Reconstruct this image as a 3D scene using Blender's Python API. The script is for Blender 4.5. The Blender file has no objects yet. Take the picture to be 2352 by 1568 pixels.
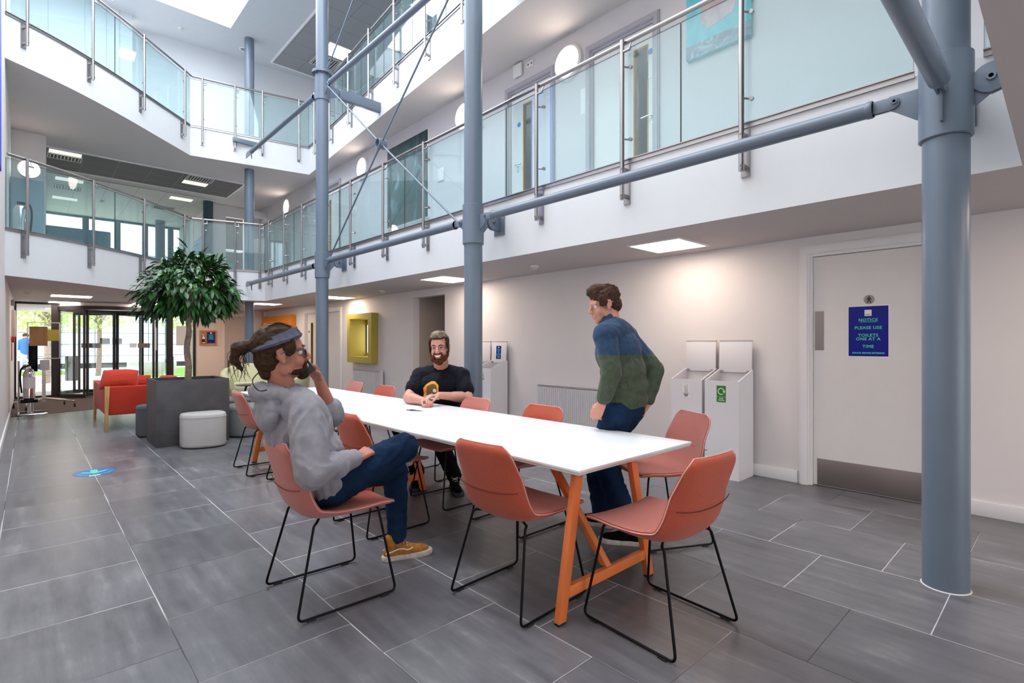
import bpy, bmesh, math, random
from mathutils import Vector, Matrix, noise
random.seed(7)
SC = bpy.context.scene
COL = SC.collection
V = Vector
PI = math.pi

# ---------------------------------------------------------------- materials
def nmat(name):
    m = bpy.data.materials.new(name); m.use_nodes = True
    nt = m.node_tree; nt.nodes.clear()
    out = nt.nodes.new('ShaderNodeOutputMaterial')
    return m, nt, out
def N(nt, t, **kw):
    n = nt.nodes.new(t)
    for k, v in kw.items():
        if k.startswith('i_'): n.inputs[k[2:].replace('_', ' ')].default_value = v
        else: setattr(n, k, v)
    return n
def c4(c): return (c[0], c[1], c[2], 1)
def mat(name, col, rough=.5, metal=0, spec=.5, var=0, vscale=8, bump=0, bscale=60, stretch=None, sheen=0, coat=0, col2=None):
    m, nt, out = nmat(name); L = nt.links
    b = N(nt, 'ShaderNodeBsdfPrincipled')
    b.inputs['Base Color'].default_value = c4(col); b.inputs['Roughness'].default_value = rough
    b.inputs['Metallic'].default_value = metal; b.inputs['Specular IOR Level'].default_value = spec
    if sheen:
        b.inputs['Sheen Weight'].default_value = sheen; b.inputs['Sheen Roughness'].default_value = .45
        b.inputs['Sheen Tint'].default_value = (1, .85, .85, 1)
    if coat: b.inputs['Coat Weight'].default_value = coat
    L.new(b.outputs[0], out.inputs[0])
    tc = N(nt, 'ShaderNodeTexCoord'); vec = tc.outputs['Object']
    if stretch:
        mp = N(nt, 'ShaderNodeMapping'); mp.inputs['Scale'].default_value = stretch
        L.new(vec, mp.inputs[0]); vec = mp.outputs[0]
    if var or col2:
        n = N(nt, 'ShaderNodeTexNoise'); n.inputs['Scale'].default_value = vscale; n.inputs['Detail'].default_value = 5
        L.new(vec, n.inputs['Vector'])
        r = N(nt, 'ShaderNodeValToRGB'); L.new(n.outputs[0], r.inputs[0])
        r.color_ramp.elements[0].position = .3; r.color_ramp.elements[1].position = .7
        if col2: a, bb = col, col2
        else: a = [x * (1 - var) for x in col]; bb = [min(1, x * (1 + var)) for x in col]
        r.color_ramp.elements[0].color = c4(a); r.color_ramp.elements[1].color = c4(bb)
        L.new(r.outputs[0], b.inputs['Base Color'])
    if bump:
        n2 = N(nt, 'ShaderNodeTexNoise'); n2.inputs['Scale'].default_value = bscale; n2.inputs['Detail'].default_value = 4
        L.new(vec, n2.inputs['Vector'])
        bp = N(nt, 'ShaderNodeBump'); bp.inputs['Strength'].default_value = bump; bp.inputs['Distance'].default_value = .004
        L.new(n2.outputs[0], bp.inputs['Height']); L.new(bp.outputs[0], b.inputs['Normal'])
    return m
def emis(name, col, s):
    m, nt, out = nmat(name); e = N(nt, 'ShaderNodeEmission')
    e.inputs[0].default_value = c4(col); e.inputs[1].default_value = s
    nt.links.new(e.outputs[0], out.inputs[0]); return m
def dull(*names):
    for n in names:
        for x in M[n].node_tree.nodes:
            if x.type == 'BSDF_PRINCIPLED': x.inputs['Specular IOR Level'].default_value = .12
def glass(name, tint, refl=1.0, haze=0.0, hazecol=(.7, .85, .85)):
    """thin sheet glass: tinted transparency under a fresnel reflection"""
    m, nt, out = nmat(name); L = nt.links
    tr = N(nt, 'ShaderNodeBsdfTransparent'); tr.inputs[0].default_value = c4(tint)
    gl = N(nt, 'ShaderNodeBsdfGlossy'); gl.inputs['Roughness'].default_value = .02
    fr = N(nt, 'ShaderNodeFresnel'); ge = N(nt, 'ShaderNodeNewGeometry'); mr = N(nt, 'ShaderNodeMapRange'); mr.inputs['To Min'].default_value = 1.5; mr.inputs['To Max'].default_value = 1 / 1.5
    L.new(ge.outputs['Backfacing'], mr.inputs['Value']); L.new(mr.outputs[0], fr.inputs[0])   # a thin sheet mirrors alike on both faces
    mu = N(nt, 'ShaderNodeMath', operation='MULTIPLY'); mu.inputs[1].default_value = refl
    L.new(fr.outputs[0], mu.inputs[0])
    base = tr.outputs[0]
    if haze:
        df = N(nt, 'ShaderNodeBsdfDiffuse'); df.inputs[0].default_value = c4(hazecol)
        mh = N(nt, 'ShaderNodeMixShader'); mh.inputs[0].default_value = haze
        L.new(tr.outputs[0], mh.inputs[1]); L.new(df.outputs[0], mh.inputs[2]); base = mh.outputs[0]
    mx = N(nt, 'ShaderNodeMixShader'); L.new(mu.outputs[0], mx.inputs[0]); L.new(base, mx.inputs[1]); L.new(gl.outputs[0], mx.inputs[2])
    L.new(mx.outputs[0], out.inputs[0]); return m

def tile_floor():
    m, nt, out = nmat('floor_tile'); L = nt.links
    b = N(nt, 'ShaderNodeBsdfPrincipled'); L.new(b.outputs[0], out.inputs[0])
    tc = N(nt, 'ShaderNodeTexCoord'); sp = N(nt, 'ShaderNodeSeparateXYZ'); L.new(tc.outputs['Object'], sp.inputs[0])
    def M(op, a, bb=None):
        n = N(nt, 'ShaderNodeMath', operation=op)
        for i, x in enumerate((a, bb)):
            if x is None: continue
            if isinstance(x, (int, float)): n.inputs[i].default_value = x
            else: L.new(x, n.inputs[i])
        return n.outputs[0]
    S = .6265
    u = M('DIVIDE', M('ADD', sp.outputs[0], .145), S); cu = M('FLOOR', u); fu = M('FRACT', u)
    par = M('MULTIPLY', M('FRACT', M('MULTIPLY', cu, .5)), 1.0)         # 0 or .5
    w = M('SUBTRACT', M('DIVIDE', M('SUBTRACT', sp.outputs[1], .742), S), par); cw = M('FLOOR', w); fw = M('FRACT', w)
    du = M('MINIMUM', fu, M('SUBTRACT', 1, fu)); dw = M('MINIMUM', fw, M('SUBTRACT', 1, fw))
    j1 = M('LESS_THAN', du, .0046); j2 = M('LESS_THAN', dw, .0036)
    cb = N(nt, 'ShaderNodeCombineXYZ'); L.new(cu, cb.inputs[0]); L.new(cw, cb.inputs[1])
    wn = N(nt, 'ShaderNodeTexWhiteNoise'); L.new(cb.outputs[0], wn.inputs[0])
    # each tile shifts its streak pattern
    off = N(nt, 'ShaderNodeVectorMath', operation='MULTIPLY_ADD'); L.new(wn.outputs[1], off.inputs[0]); off.inputs[1].default_value = (9, 9, 9); L.new(tc.outputs['Object'], off.inputs[2])
    mp = N(nt, 'ShaderNodeMapping'); mp.inputs['Scale'].default_value = (14, 1.6, 1); L.new(off.outputs[0], mp.inputs[0])
    n1 = N(nt, 'ShaderNodeTexNoise'); n1.inputs['Scale'].default_value = 1.0; n1.inputs['Detail'].default_value = 7; n1.inputs['Roughness'].default_value = .65; L.new(mp.outputs[0], n1.inputs['Vector'])
    n2 = N(nt, 'ShaderNodeTexNoise'); n2.inputs['Scale'].default_value = 3; n2.inputs['Detail'].default_value = 8; n2.inputs['Roughness'].default_value = .7; L.new(off.outputs[0], n2.inputs['Vector'])
    mixn = M('ADD', M('MULTIPLY', n1.outputs[0], .6), M('MULTIPLY', n2.outputs[0], .4))
    rp = N(nt, 'ShaderNodeValToRGB'); L.new(mixn, rp.inputs[0]); e = rp.color_ramp.elements
    e[0].position = .33; e[0].color = (.078, .075, .084, 1); e[1].position = .56; e[1].color = (.140, .136, .148, 1)
    x = e.new(.66); x.color = (.21, .205, .21, 1); x = e.new(.73); x.color = (.42, .41, .42, 1)
    hs = N(nt, 'ShaderNodeHueSaturation'); L.new(rp.outputs[0], hs.inputs['Color'])
    L.new(M('ADD', M('MULTIPLY', wn.outputs[0], .28), .86), hs.inputs['Value'])
    # joint tone wanders from pale to dark
    n3 = N(nt, 'ShaderNodeTexNoise'); n3.inputs['Scale'].default_value = .9; L.new(tc.outputs['Object'], n3.inputs['Vector'])
    rj = N(nt, 'ShaderNodeValToRGB'); L.new(M('ADD', n3.outputs[0], M('MULTIPLY', M('SUBTRACT', wn.outputs[0], .5), .25)), rj.inputs[0])
    rj.color_ramp.elements[0].position = .40; rj.color_ramp.elements[0].color = (.05, .048, .05, 1)
    rj.color_ramp.elements[1].position = .52; rj.color_ramp.elements[1].color = (.50, .48, .48, 1)
    jm = M('MAXIMUM', j1, j2)
    mx = N(nt, 'ShaderNodeMix', data_type='RGBA'); L.new(jm, mx.inputs['Factor']); L.new(hs.outputs[0], mx.inputs['A']); L.new(rj.outputs[0], mx.inputs['B'])
    L.new(mx.outputs['Result'], b.inputs['Base Color'])
    L.new(M('ADD', M('MULTIPLY', mixn, .25), M('ADD', M('MULTIPLY', jm, .4), .2)), b.inputs['Roughness'])
    b.inputs['Specular IOR Level'].default_value = .5
    bp = N(nt, 'ShaderNodeBump'); bp.inputs['Strength'].default_value = .35; bp.inputs['Distance'].default_value = .003
    L.new(M('SUBTRACT', M('MULTIPLY', mixn, .35), jm), bp.inputs['Height']); L.new(bp.outputs[0], b.inputs['Normal'])
    return m
def grid_mat(name, col, line, sx, sy, w=.01, ox=0, oy=0, axes=(0, 1), rough=.7):
    m, nt, out = nmat(name); L = nt.links
    b = N(nt, 'ShaderNodeBsdfPrincipled'); b.inputs['Roughness'].default_value = rough; L.new(b.outputs[0], out.inputs[0])
    tc = N(nt, 'ShaderNodeTexCoord'); sp = N(nt, 'ShaderNodeSeparateXYZ'); L.new(tc.outputs['Object'], sp.inputs[0])
    res = []
    for ax, s, o in ((axes[0], sx, ox), (axes[1], sy, oy)):
        a = N(nt, 'ShaderNodeMath', operation='SUBTRACT'); a.inputs[1].default_value = o; L.new(sp.outputs[ax], a.inputs[0])
        d = N(nt, 'ShaderNodeMath', operation='DIVIDE'); d.inputs[1].default_value = s; L.new(a.outputs[0], d.inputs[0])
        f = N(nt, 'ShaderNodeMath', operation='FRACT'); L.new(d.outputs[0], f.inputs[0])
        l = N(nt, 'ShaderNodeMath', operation='LESS_THAN'); l.inputs[1].default_value = w / s; L.new(f.outputs[0], l.inputs[0]); res.append(l.outputs[0])
    mxm = N(nt, 'ShaderNodeMath', operation='MAXIMUM'); L.new(res[0], mxm.inputs[0]); L.new(res[1], mxm.inputs[1])
    mx = N(nt, 'ShaderNodeMix', data_type='RGBA'); L.new(mxm.outputs[0], mx.inputs['Factor']); mx.inputs['A'].default_value = c4(col); mx.inputs['B'].default_value = c4(line)
    L.new(mx.outputs['Result'], b.inputs['Base Color']); return m
def painting_mat(name, cols, scale, stretch=(1, 1, 1), rough=.35):
    m, nt, out = nmat(name); L = nt.links
    b = N(nt, 'ShaderNodeBsdfPrincipled'); b.inputs['Roughness'].default_value = rough; L.new(b.outputs[0], out.inputs[0])
    tc = N(nt, 'ShaderNodeTexCoord'); mp = N(nt, 'ShaderNodeMapping'); mp.inputs['Scale'].default_value = stretch; L.new(tc.outputs['Object'], mp.inputs[0])
    n = N(nt, 'ShaderNodeTexNoise'); n.inputs['Scale'].default_value = scale; n.inputs['Detail'].default_value = 8; n.inputs['Distortion'].default_value = 1.2; L.new(mp.outputs[0], n.inputs['Vector'])
    r = N(nt, 'ShaderNodeValToRGB'); L.new(n.outputs[0], r.inputs[0]); e = r.color_ramp.elements
    e[0].position = cols[0][0]; e[0].color = c4(cols[0][1]); e[1].position = cols[-1][0]; e[1].color = c4(cols[-1][1])
    for p, c in cols[1:-1]: x = e.new(p); x.color = c4(c)
    L.new(r.outputs[0], b.inputs['Base Color']); return m

M = {}
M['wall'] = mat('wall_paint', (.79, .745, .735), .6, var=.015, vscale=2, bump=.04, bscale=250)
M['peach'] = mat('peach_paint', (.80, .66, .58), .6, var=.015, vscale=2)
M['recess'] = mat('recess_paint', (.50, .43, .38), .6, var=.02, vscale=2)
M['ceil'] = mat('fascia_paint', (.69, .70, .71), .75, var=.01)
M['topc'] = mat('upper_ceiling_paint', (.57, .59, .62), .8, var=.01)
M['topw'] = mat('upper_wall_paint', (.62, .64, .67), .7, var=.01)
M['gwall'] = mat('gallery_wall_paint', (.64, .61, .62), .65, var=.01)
M['soffit'] = mat('soffit_tone', (.56, .515, .505), .75, var=.01)
M['trim'] = mat('trim_gloss', (.82, .80, .80), .35)
M['doorp'] = mat('door_laminate', (.76, .73, .71), .45, var=.015)
M['greytrim'] = mat('grey_door_trim', (.40, .38, .42), .45)
M['tile'] = tile_floor()
M['carpet'] = mat('entrance_carpet', (.09, .062, .06), .95, var=.35, vscale=70, bump=.6, bscale=180)
M['steelpaint'] = mat('steel_paint', (.135, .172, .222), .34, var=.04, vscale=3, bump=.05, bscale=90)
M['steel'] = mat('brushed_steel', (.40, .38, .375), .25, metal=1, bump=.08, bscale=120, stretch=(1, 1, .08))
M['steel2'] = mat('steel_plate', (.38, .36, .37), .38, metal=1, bump=.1, bscale=60)
M['plate'] = mat('kick_plate_steel', (.30, .26, .25), .42, metal=.85, bump=.05, bscale=40)
M['bolt'] = mat('dark_bolt', (.10, .10, .11), .4, metal=1)
M['glass'] = glass('balustrade_glass', (.84, .925, .93), 1.0, .06, (.62, .84, .86))
M['edge'] = mat('glass_edge', (.02, .05, .05), .2)
M['wglass'] = glass('window_glass', (.965, .98, .98), .8)
M['frame'] = mat('dark_frame', (.035, .030, .032), .4, metal=.3)
M['roomglow'] = emis('room_glow', (1, .93, .86), 2.2)
M['tealcol'] = mat('teal_mullion', (.03, .075, .095), .5)
M['black'] = mat('black_rod', (.006, .006, .007), .3)
M['orange'] = mat('orange_lacquer', (.80, .20, .05), .4, var=.03)
M['tabletop'] = mat('white_laminate', (.86, .87, .88), .28)
M['tedge'] = mat('table_edge', (.62, .62, .62), .4)
M['fab'] = mat('orange_melange', (.36, .058, .030), .95, vscale=420, bump=.35, bscale=600, sheen=.30, col2=(.56, .125, .070))
M['fabp'] = mat('salmon_melange', (.36, .100, .075), .95, vscale=420, bump=.35, bscale=600, sheen=.25, col2=(.56, .195, .155))
M['fabseam'] = mat('seam_shadow', (.17, .028, .016), .95)  # dark tone paints the soft shadow along the seam crease
M['rubber'] = mat('rubber', (.015, .015, .015), .7)
M['concrete'] = mat('planter_concrete', (.075, .07, .075), .55, var=.22, vscale=5, bump=.1, bscale=40)
M['soil'] = mat('soil', (.02, .014, .01), .95, bump=.8, bscale=60)
M['bark'] = mat('bark', (.30, .22, .17), .85, var=.4, vscale=22, bump=.5, bscale=45)
M['leaf'] = mat('ficus_leaf', (.006, .035, .008), .40, spec=.45, vscale=7, col2=(.035, .13, .02))
M['leafo'] = mat('outdoor_leaf', (.34, .46, .07), .6, vscale=3, col2=(.66, .78, .25))
M['pouf'] = mat('light_felt', (.52, .50, .48), .95, var=.16, vscale=260, bump=.35, bscale=400)
M['pipe'] = mat('piping_highlight', (.66, .34, .30), .9)  # pale pink puts the shell edge highlight into the piping colour
M['poufm'] = mat('shaded_felt', (.22, .23, .235), .95, var=.16, vscale=260, bump=.35, bscale=400)  # light felt darkened to paint in the shade on one pouf
M['poufd'] = mat('dark_felt', (.11, .115, .125), .95, var=.16, vscale=260, bump=.35, bscale=400)
M['red'] = mat('red_wool', (.42, .030, .018), .95, vscale=240, bump=.35, bscale=400, sheen=.2, col2=(.62, .065, .035))
M['oak'] = mat('oak', (.50, .24, .08), .5, vscale=4, stretch=(14, 14, 1.2), col2=(.68, .38, .16))
M['green'] = mat('pale_green_wool', (.50, .50, .30), .9, var=.08, vscale=120)
M['darkwood'] = mat('dark_table', (.03, .025, .025), .4)
M['yellow'] = mat('mustard_lacquer', (.44, .36, .055), .5, var=.03)
M['amber'] = mat('amber_lacquer', (.75, .26, .02), .5, var=.03)
M['rad'] = mat('radiator_enamel', (.70, .69, .70), .35)
M['dark'] = mat('dark_gap', (.03, .02, .018), .6)
M['white'] = mat('white_plastic', (.80, .79, .78), .4)
M['bin'] = mat('bin_white_metal', (.78, .76, .78), .38)
M['blue'] = mat('poster_blue', (.001, .006, .24), .3, spec=.25)
M['mint'] = mat('mint_lettering', (.10, .62, .42), .5)
M['signblue'] = mat('sign_blue', (.01, .13, .42), .4)
M['banner'] = mat('banner_blue', (.03, .09, .75), .6)
M['ink'] = mat('black_ink', (.01, .01, .012), .5)
M['grn'] = mat('recycling_green', (.02, .22, .015), .4)
M['paper'] = mat('white_paper', (.84, .82, .80), .6)
M['signred'] = mat('signal_red', (.62, .01, .01), .4)
M['chrome'] = mat('polished_steel', (.75, .72, .70), .12, metal=1)
M['cork'] = mat('oak_board', (.46, .20, .05), .6, var=.15, vscale=20)
M['lamp'] = emis('ceiling_panel_light', (1, .82, .68), 12)
M['sconce'] = emis('opal_lamp', (1, .86, .74), 9.0)
M['opalrim'] = mat('opal_rim', (.70, .68, .68), .35)
M['tealscreen'] = mat('teal_fabric_screen', (.02, .075, .10), .9)
M['greyscreen'] = mat('grey_blue_screen', (.24, .30, .35), .7)
M['tilec'] = grid_mat('ceiling_tiles', (.13, .12, .12), (.30, .28, .28), .63, .63, .008, ox=.256, oy=14.69)
M['tilec2'] = grid_mat('ceiling_tiles_office', (.66, .66, .62), (.40, .40, .38), .63, .63, .012, ox=.256, oy=16.9)
M['tilec3'] = grid_mat('ceiling_tiles_upper', (.30, .30, .31), (.16, .16, .17), .63, .63, .01, ox=4.62, oy=.20)
M['slat'] = mat('vent_slats', (.62, .60, .57), .5)
M['pave'] = grid_mat('pale_paving', (.80, .78, .75), (.62, .60, .58), .9, .6, .01)
M['grass'] = mat('lawn', (.20, .36, .05), .9, var=.3, vscale=30, bump=.8, bscale=200)
M['clad'] = grid_mat('facade_panels', (.62, .68, .74), (.10, .13, .17), 2.4, .62, .035, axes=(0, 2))
M['clad2'] = mat('facade_render', (.80, .82, .84), .6)
M['bwin'] = mat('facade_window', (.30, .52, .68), .15, metal=.2)
M['denim'] = mat('denim', (.004, .013, .036), .85, vscale=7, bump=.5, bscale=700, col2=(.011, .032, .080))
M['hood'] = mat('grey_sweatshirt', (.27, .26, .29), .95, var=.12, vscale=18, bump=.3, bscale=450, sheen=.15)
M['navy'] = mat('navy_cotton', (.008, .025, .10), .8)
M['tee'] = mat('black_tshirt', (.006, .007, .012), .8, bump=.2, bscale=300, sheen=.05)
M['print'] = mat('orange_print', (.90, .36, .02), .6)
M['printb'] = mat('brown_print', (.16, .09, .02), .6)
M['fleeceb'] = mat('blue_fleece', (.028, .060, .115), .95, var=.2, vscale=30, sheen=.15)
M['fleeceg'] = mat('green_fleece', (.062, .080, .052), .95, var=.2, vscale=30, sheen=.15)
M['blackj'] = mat('dark_trousers', (.003, .003, .004), .85)
def skinm(name, c, sp=0):
    m = mat(name, c, .45, var=.08, vscale=14, bump=.08, bscale=220)
    b = [n for n in m.node_tree.nodes if n.type == 'BSDF_PRINCIPLED'][0]
    b.inputs['Subsurface Weight'].default_value = .12; b.inputs['Subsurface Radius'].default_value = (.02, .008, .004); b.inputs['Subsurface Scale'].default_value = .5
    return m
M['skin1'] = skinm('skin_tanned', (.42, .165, .105))
M['skin2'] = skinm('skin_fair', (.58, .27, .20))
M['lip'] = mat('lips', (.50, .14, .11), .4)
M['tooth'] = mat('teeth', (.85, .82, .75), .3)
M['eye'] = mat('eye_white', (.75, .72, .70), .2)
M['iris'] = mat('iris_dark', (.03, .02, .015), .15)
M['hair1'] = mat('brown_hair', (.018, .009, .005), .5, vscale=45, stretch=(1, 1, 5), col2=(.070, .036, .016), bump=.8, bscale=90)
M['hair2'] = mat('dark_blond_hair', (.03, .02, .014), .55, vscale=34, col2=(.34, .25, .15), bump=.8, bscale=90)
M['hair2s'] = mat('dark_side_hair', (.035, .022, .015), .6, var=.3, vscale=60, bump=.6, bscale=120)
M['hair3'] = mat('dark_brown_hair', (.035, .018, .012), .6, vscale=40, col2=(.09, .045, .03), bump=.8, bscale=90)
M['beard1'] = mat('brown_beard', (.035, .018, .010), .8, var=.4, vscale=90, bump=.8, bscale=160)
M['beard2'] = mat('ginger_beard', (.06, .022, .010), .8, vscale=60, col2=(.10, .032, .012), bump=.8, bscale=160)
M['band'] = mat('grey_headband', (.10, .10, .14), .9, var=.2, vscale=40)
M['lens'] = glass('spectacle_lens', (.62, .70, .85), 1.0)
M['specs'] = mat('blue_spectacle_frame', (.01, .04, .12), .3)
M['tan'] = mat('tan_suede', (.42, .16, .02), .9, var=.3, vscale=30, bump=.4, bscale=300)
M['sole'] = mat('off_white_rubber', (.62, .55, .50), .7, var=.15, vscale=40)
M['lace'] = mat('white_lace', (.80, .76, .72), .8)
M['aqua'] = painting_mat('aqua_canvas', [(.35, (.10, .50, .56)), (.6, (.22, .60, .66)), (.75, (.32, .66, .70))], 2.5)
M['rosep'] = painting_mat('rose_panel', [(.35, (.55, .38, .38)), (.65, (.62, .50, .50))], 4)
M['greyp'] = painting_mat('grey_band', [(.35, (.16, .22, .27)), (.55, (.27, .36, .41)), (.7, (.40, .50, .53))], 9)
M['sea'] = painting_mat('dark_teal_canvas', [(.30, (.012, .022, .02)), (.48, (.02, .055, .06)), (.60, (.05, .12, .14)), (.72, (.20, .34, .38))], 2.2, (1, 1.6, .7))

dull('black', 'denim', 'tee', 'blackj', 'hair1', 'hair2s', 'hair3', 'beard1', 'beard2', 'fleeceb', 'fleeceg', 'navy', 'hood', 'fab', 'red', 'band')
# ---------------------------------------------------------------- mesh helpers
class MB:
    def __init__(s): s.bm = bmesh.new(); s.mi = 0
    def _vs(s, pts): return [s.bm.verts.new(p) for p in pts]
    def face(s, pts):
        f = s.bm.faces.new(s._vs(pts)); f.material_index = s.mi; return f
    def box(s, x0, x1, y0, y1, z0, z1, mx=None):
        if x0 > x1: x0, x1 = x1, x0
        if y0 > y1: y0, y1 = y1, y0
        if z0 > z1: z0, z1 = z1, z0
        P = [V((x, y, z)) for z in (z0, z1) for x, y in ((x0, y0), (x1, y0), (x1, y1), (x0, y1))]
        if mx: P = [mx @ p for p in P]
        v = s._vs(P)
        for q in ((3, 2, 1, 0), (4, 5, 6, 7), (0, 1, 5, 4), (1, 2, 6, 5), (2, 3, 7, 6), (3, 0, 4, 7)):
            s.bm.faces.new([v[i] for i in q]).material_index = s.mi
        return s
    def prism(s, poly, z0, z1, mx=None):
        """poly in xy, counter-clockwise"""
        a = sum(poly[i][0] * poly[(i + 1) % len(poly)][1] - poly[(i + 1) % len(poly)][0] * poly[i][1] for i in range(len(poly)))
        if a < 0: poly = poly[::-1]
        B = [V((p[0], p[1], z0)) for p in poly]; T = [V((p[0], p[1], z1)) for p in poly]
        if mx: B = [mx @ p for p in B]; T = [mx @ p for p in T]
        b = s._vs(B); t = s._vs(T); n = len(poly)
        s.bm.faces.new(b[::-1]).material_index = s.mi; s.bm.faces.new(t).material_index = s.mi
        for i in range(n):
            j = (i + 1) % n
            s.bm.faces.new([b[i], b[j], t[j], t[i]]).material_index = s.mi
        return s
    def rings(s, rings, cap=True, closed=False):
        R = [s._vs(r) for r in rings]; n = len(R[0])
        m = len(R)
        for k in range(m if closed else m - 1):
            a, b = R[k], R[(k + 1) % m]
            for i in range(n):
                j = (i + 1) % n
                s.bm.faces.new([a[i], a[j], b[j], b[i]]).material_index = s.mi
        if cap and not closed:
            s.bm.faces.new(R[0][::-1]).material_index = s.mi; s.bm.faces.new(R[-1]).material_index = s.mi
        return s
    def cyl(s, p0, p1, r0, r1=None, seg=20):
        r1 = r0 if r1 is None else r1
        p0, p1 = V(p0), V(p1); d = (p1 - p0).normalized()
        a = d.orthogonal().normalized(); b = d.cross(a)
        return s.rings([[p + (a * math.cos(2 * PI * i / seg) + b * math.sin(2 * PI * i / seg)) * r for i in range(seg)] for p, r in ((p0, r0), (p1, r1))])
    def tube(s, path, r, seg=10, closed=False):
        P = [V(p) for p in path]; n = len(P); rr = []
        t0 = (P[1] - P[0]).normalized(); a = t0.orthogonal().normalized()
        for i in range(n):
            if closed: t = (P[(i + 1) % n] - P[i - 1]).normalized()
            else: t = (P[min(i + 1, n - 1)] - P[max(i - 1, 0)]).normalized()
            a = (a - t * a.dot(t)).normalized(); b = t.cross(a)
            ri = r[i] if isinstance(r, (list, tuple)) else r
            rr.append([P[i] + (a * math.cos(2 * PI * k / seg) + b * math.sin(2 * PI * k / seg)) * ri for k in range(seg)])
        return s.rings(rr, closed=closed)
    def lathe(s, c, prof, seg=32, axis='z'):
        """prof: [(r, h)]"""
        c = V(c); R = []
        for r, h in prof:
            ring = []
            for i in range(seg):
                a = 2 * PI * i / seg; x, y = r * math.cos(a), r * math.sin(a)
                ring.append(c + (V((x, y, h)) if axis == 'z' else V((h, x, y)) if axis == 'x' else V((y, h, x))))
            R.append(ring)
        return s.rings(R)
    def ell(s, c, rad, rot=None, seg=20, rings=12):
        c = V(c); R = []
        top = bot = None
        mx = rot if rot else Matrix.Identity(3)
        for j in range(1, rings):
            t = PI * j / rings
            R.append([c + mx @ V((rad[0] * math.sin(t) * math.cos(2 * PI * i / seg), rad[1] * math.sin(t) * math.sin(2 * PI * i / seg), -rad[2] * math.cos(t))) for i in range(seg)])
        R = [s._vs(r) for r in R]
        b = s.bm.verts.new(c + mx @ V((0, 0, -rad[2]))); t = s.bm.verts.new(c + mx @ V((0, 0, rad[2])))
        for k in range(len(R) - 1):
            for i in range(seg):
                j = (i + 1) % seg; s.bm.faces.new([R[k][i], R[k][j], R[k + 1][j], R[k + 1][i]]).material_index = s.mi
        for i in range(seg):
            j = (i + 1) % seg
            s.bm.faces.new([b, R[0][j], R[0][i]]).material_index = s.mi; s.bm.faces.new([t, R[-1][i], R[-1][j]]).material_index = s.mi
        return s
    def cap(s, p0, r0, p1, r1=None, seg=14):
        """tapered capsule = hull of two spheres"""
        r1 = r0 if r1 is None else r1
        p0, p1 = V(p0), V(p1); d = p1 - p0; L = d.length
        if L < 1e-6: return s.ell(p0, (r0, r0, r0))
        d /= L; a = d.orthogonal().normalized(); b = d.cross(a); R = []
        prof = []
        for j in range(1, 6):
            t = PI / 2 * j / 6 ; prof.append((r0 * math.sin(t), -r0 * math.cos(t)))
        prof.append((r0, 0)); prof.append((r1, L))
        for j in range(5, 0, -1):
            t = PI / 2 * j / 6; prof.append((r1 * math.sin(t), L + r1 * math.cos(t)))
        return s.rings([[p0 + d * h + (a * math.cos(2 * PI * i / seg) + b * math.sin(2 * PI * i / seg)) * r for i in range(seg)] for r, h in prof])
    def build(s, name, m=None, parent=None, bevel=0, smooth=35, bseg=2, **props):
        bm = s.bm
        if bevel:
            bmesh.ops.bevel(bm, geom=[e for e in bm.edges], offset=bevel, segments=bseg, affect='EDGES', profile=.5, clamp_overlap=True)
        bmesh.ops.recalc_face_normals(bm, faces=bm.faces)
        o = link(name, bm, m, parent, smooth)
        if props: tag(o, **props)
        return o
def wloc(o):
    l = V((0, 0, 0))
    while o: l = l + o.location; o = o.parent
    return l
def link(name, bm, m, parent=None, smooth=35):
    me = bpy.data.meshes.new(name)
    if parent:
        off = wloc(parent)
        if off.length: bmesh.ops.translate(bm, vec=-off, verts=bm.verts)
    bm.to_mesh(me); bm.free()
    for x in (m if isinstance(m, (list, tuple)) else [m]):
        if x: me.materials.append(x)
    if smooth:
        me.shade_smooth()
        if smooth < 180: me.set_sharp_from_angle(angle=math.radians(smooth))
    o = bpy.data.objects.new(name, me); COL.objects.link(o)
    if parent: o.parent = parent
    return o
def tag(o, label=None, cat=None, group=None, kind=None):
    if label: o['label'] = label
    if cat: o['category'] = cat
    if group: o['group'] = group
    if kind: o['kind'] = kind
    return o
def thing(name, label, cat, loc=(0, 0, 0), group=None):
    o = bpy.data.objects.new(name, None); COL.objects.link(o); o.location = loc; o.empty_display_size = .1
    return tag(o, label, cat, group)
def struct(o): o['kind'] = 'structure'; return o
def copy_tree(o, parent=None):
    c = o.copy(); COL.objects.link(c); c.parent = parent
    for ch in list(o.children): copy_tree(ch, c)
    return c
def sbox(name, m, *b, parent=None, bevel=0):
    o = MB().box(*b).build(name, m, parent, bevel)
    if not parent: struct(o)
    return o
def fillet(pts, r, n=5):
    P = [V(p) for p in pts]; out = [P[0]]
    for i in range(1, len(P) - 1):
        a, b, c = P[i - 1], P[i], P[i + 1]; u = (a - b); w = (c - b)
        d = min(r, u.length * .45, w.length * .45); p, q = b + u.normalized() * d, b + w.normalized() * d
        for k in range(n + 1):
            t = k / n; out.append(p * (1 - t) ** 2 + b * 2 * t * (1 - t) + q * t * t)
    out.append(P[-1]); return out
def catmull(P, n=6):
    P = [V(p) for p in P]; out = []
    for i in range(len(P) - 1):
        a, b, c, d = P[max(i - 1, 0)], P[i], P[i + 1], P[min(i + 2, len(P) - 1)]
        for k in range(n):
            t = k / n
            out.append(.5 * ((2 * b) + (c - a) * t + (2 * a - 5 * b + 4 * c - d) * t * t + (3 * b - a - 3 * c + d) * t ** 3))
    out.append(P[-1]); return out
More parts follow.
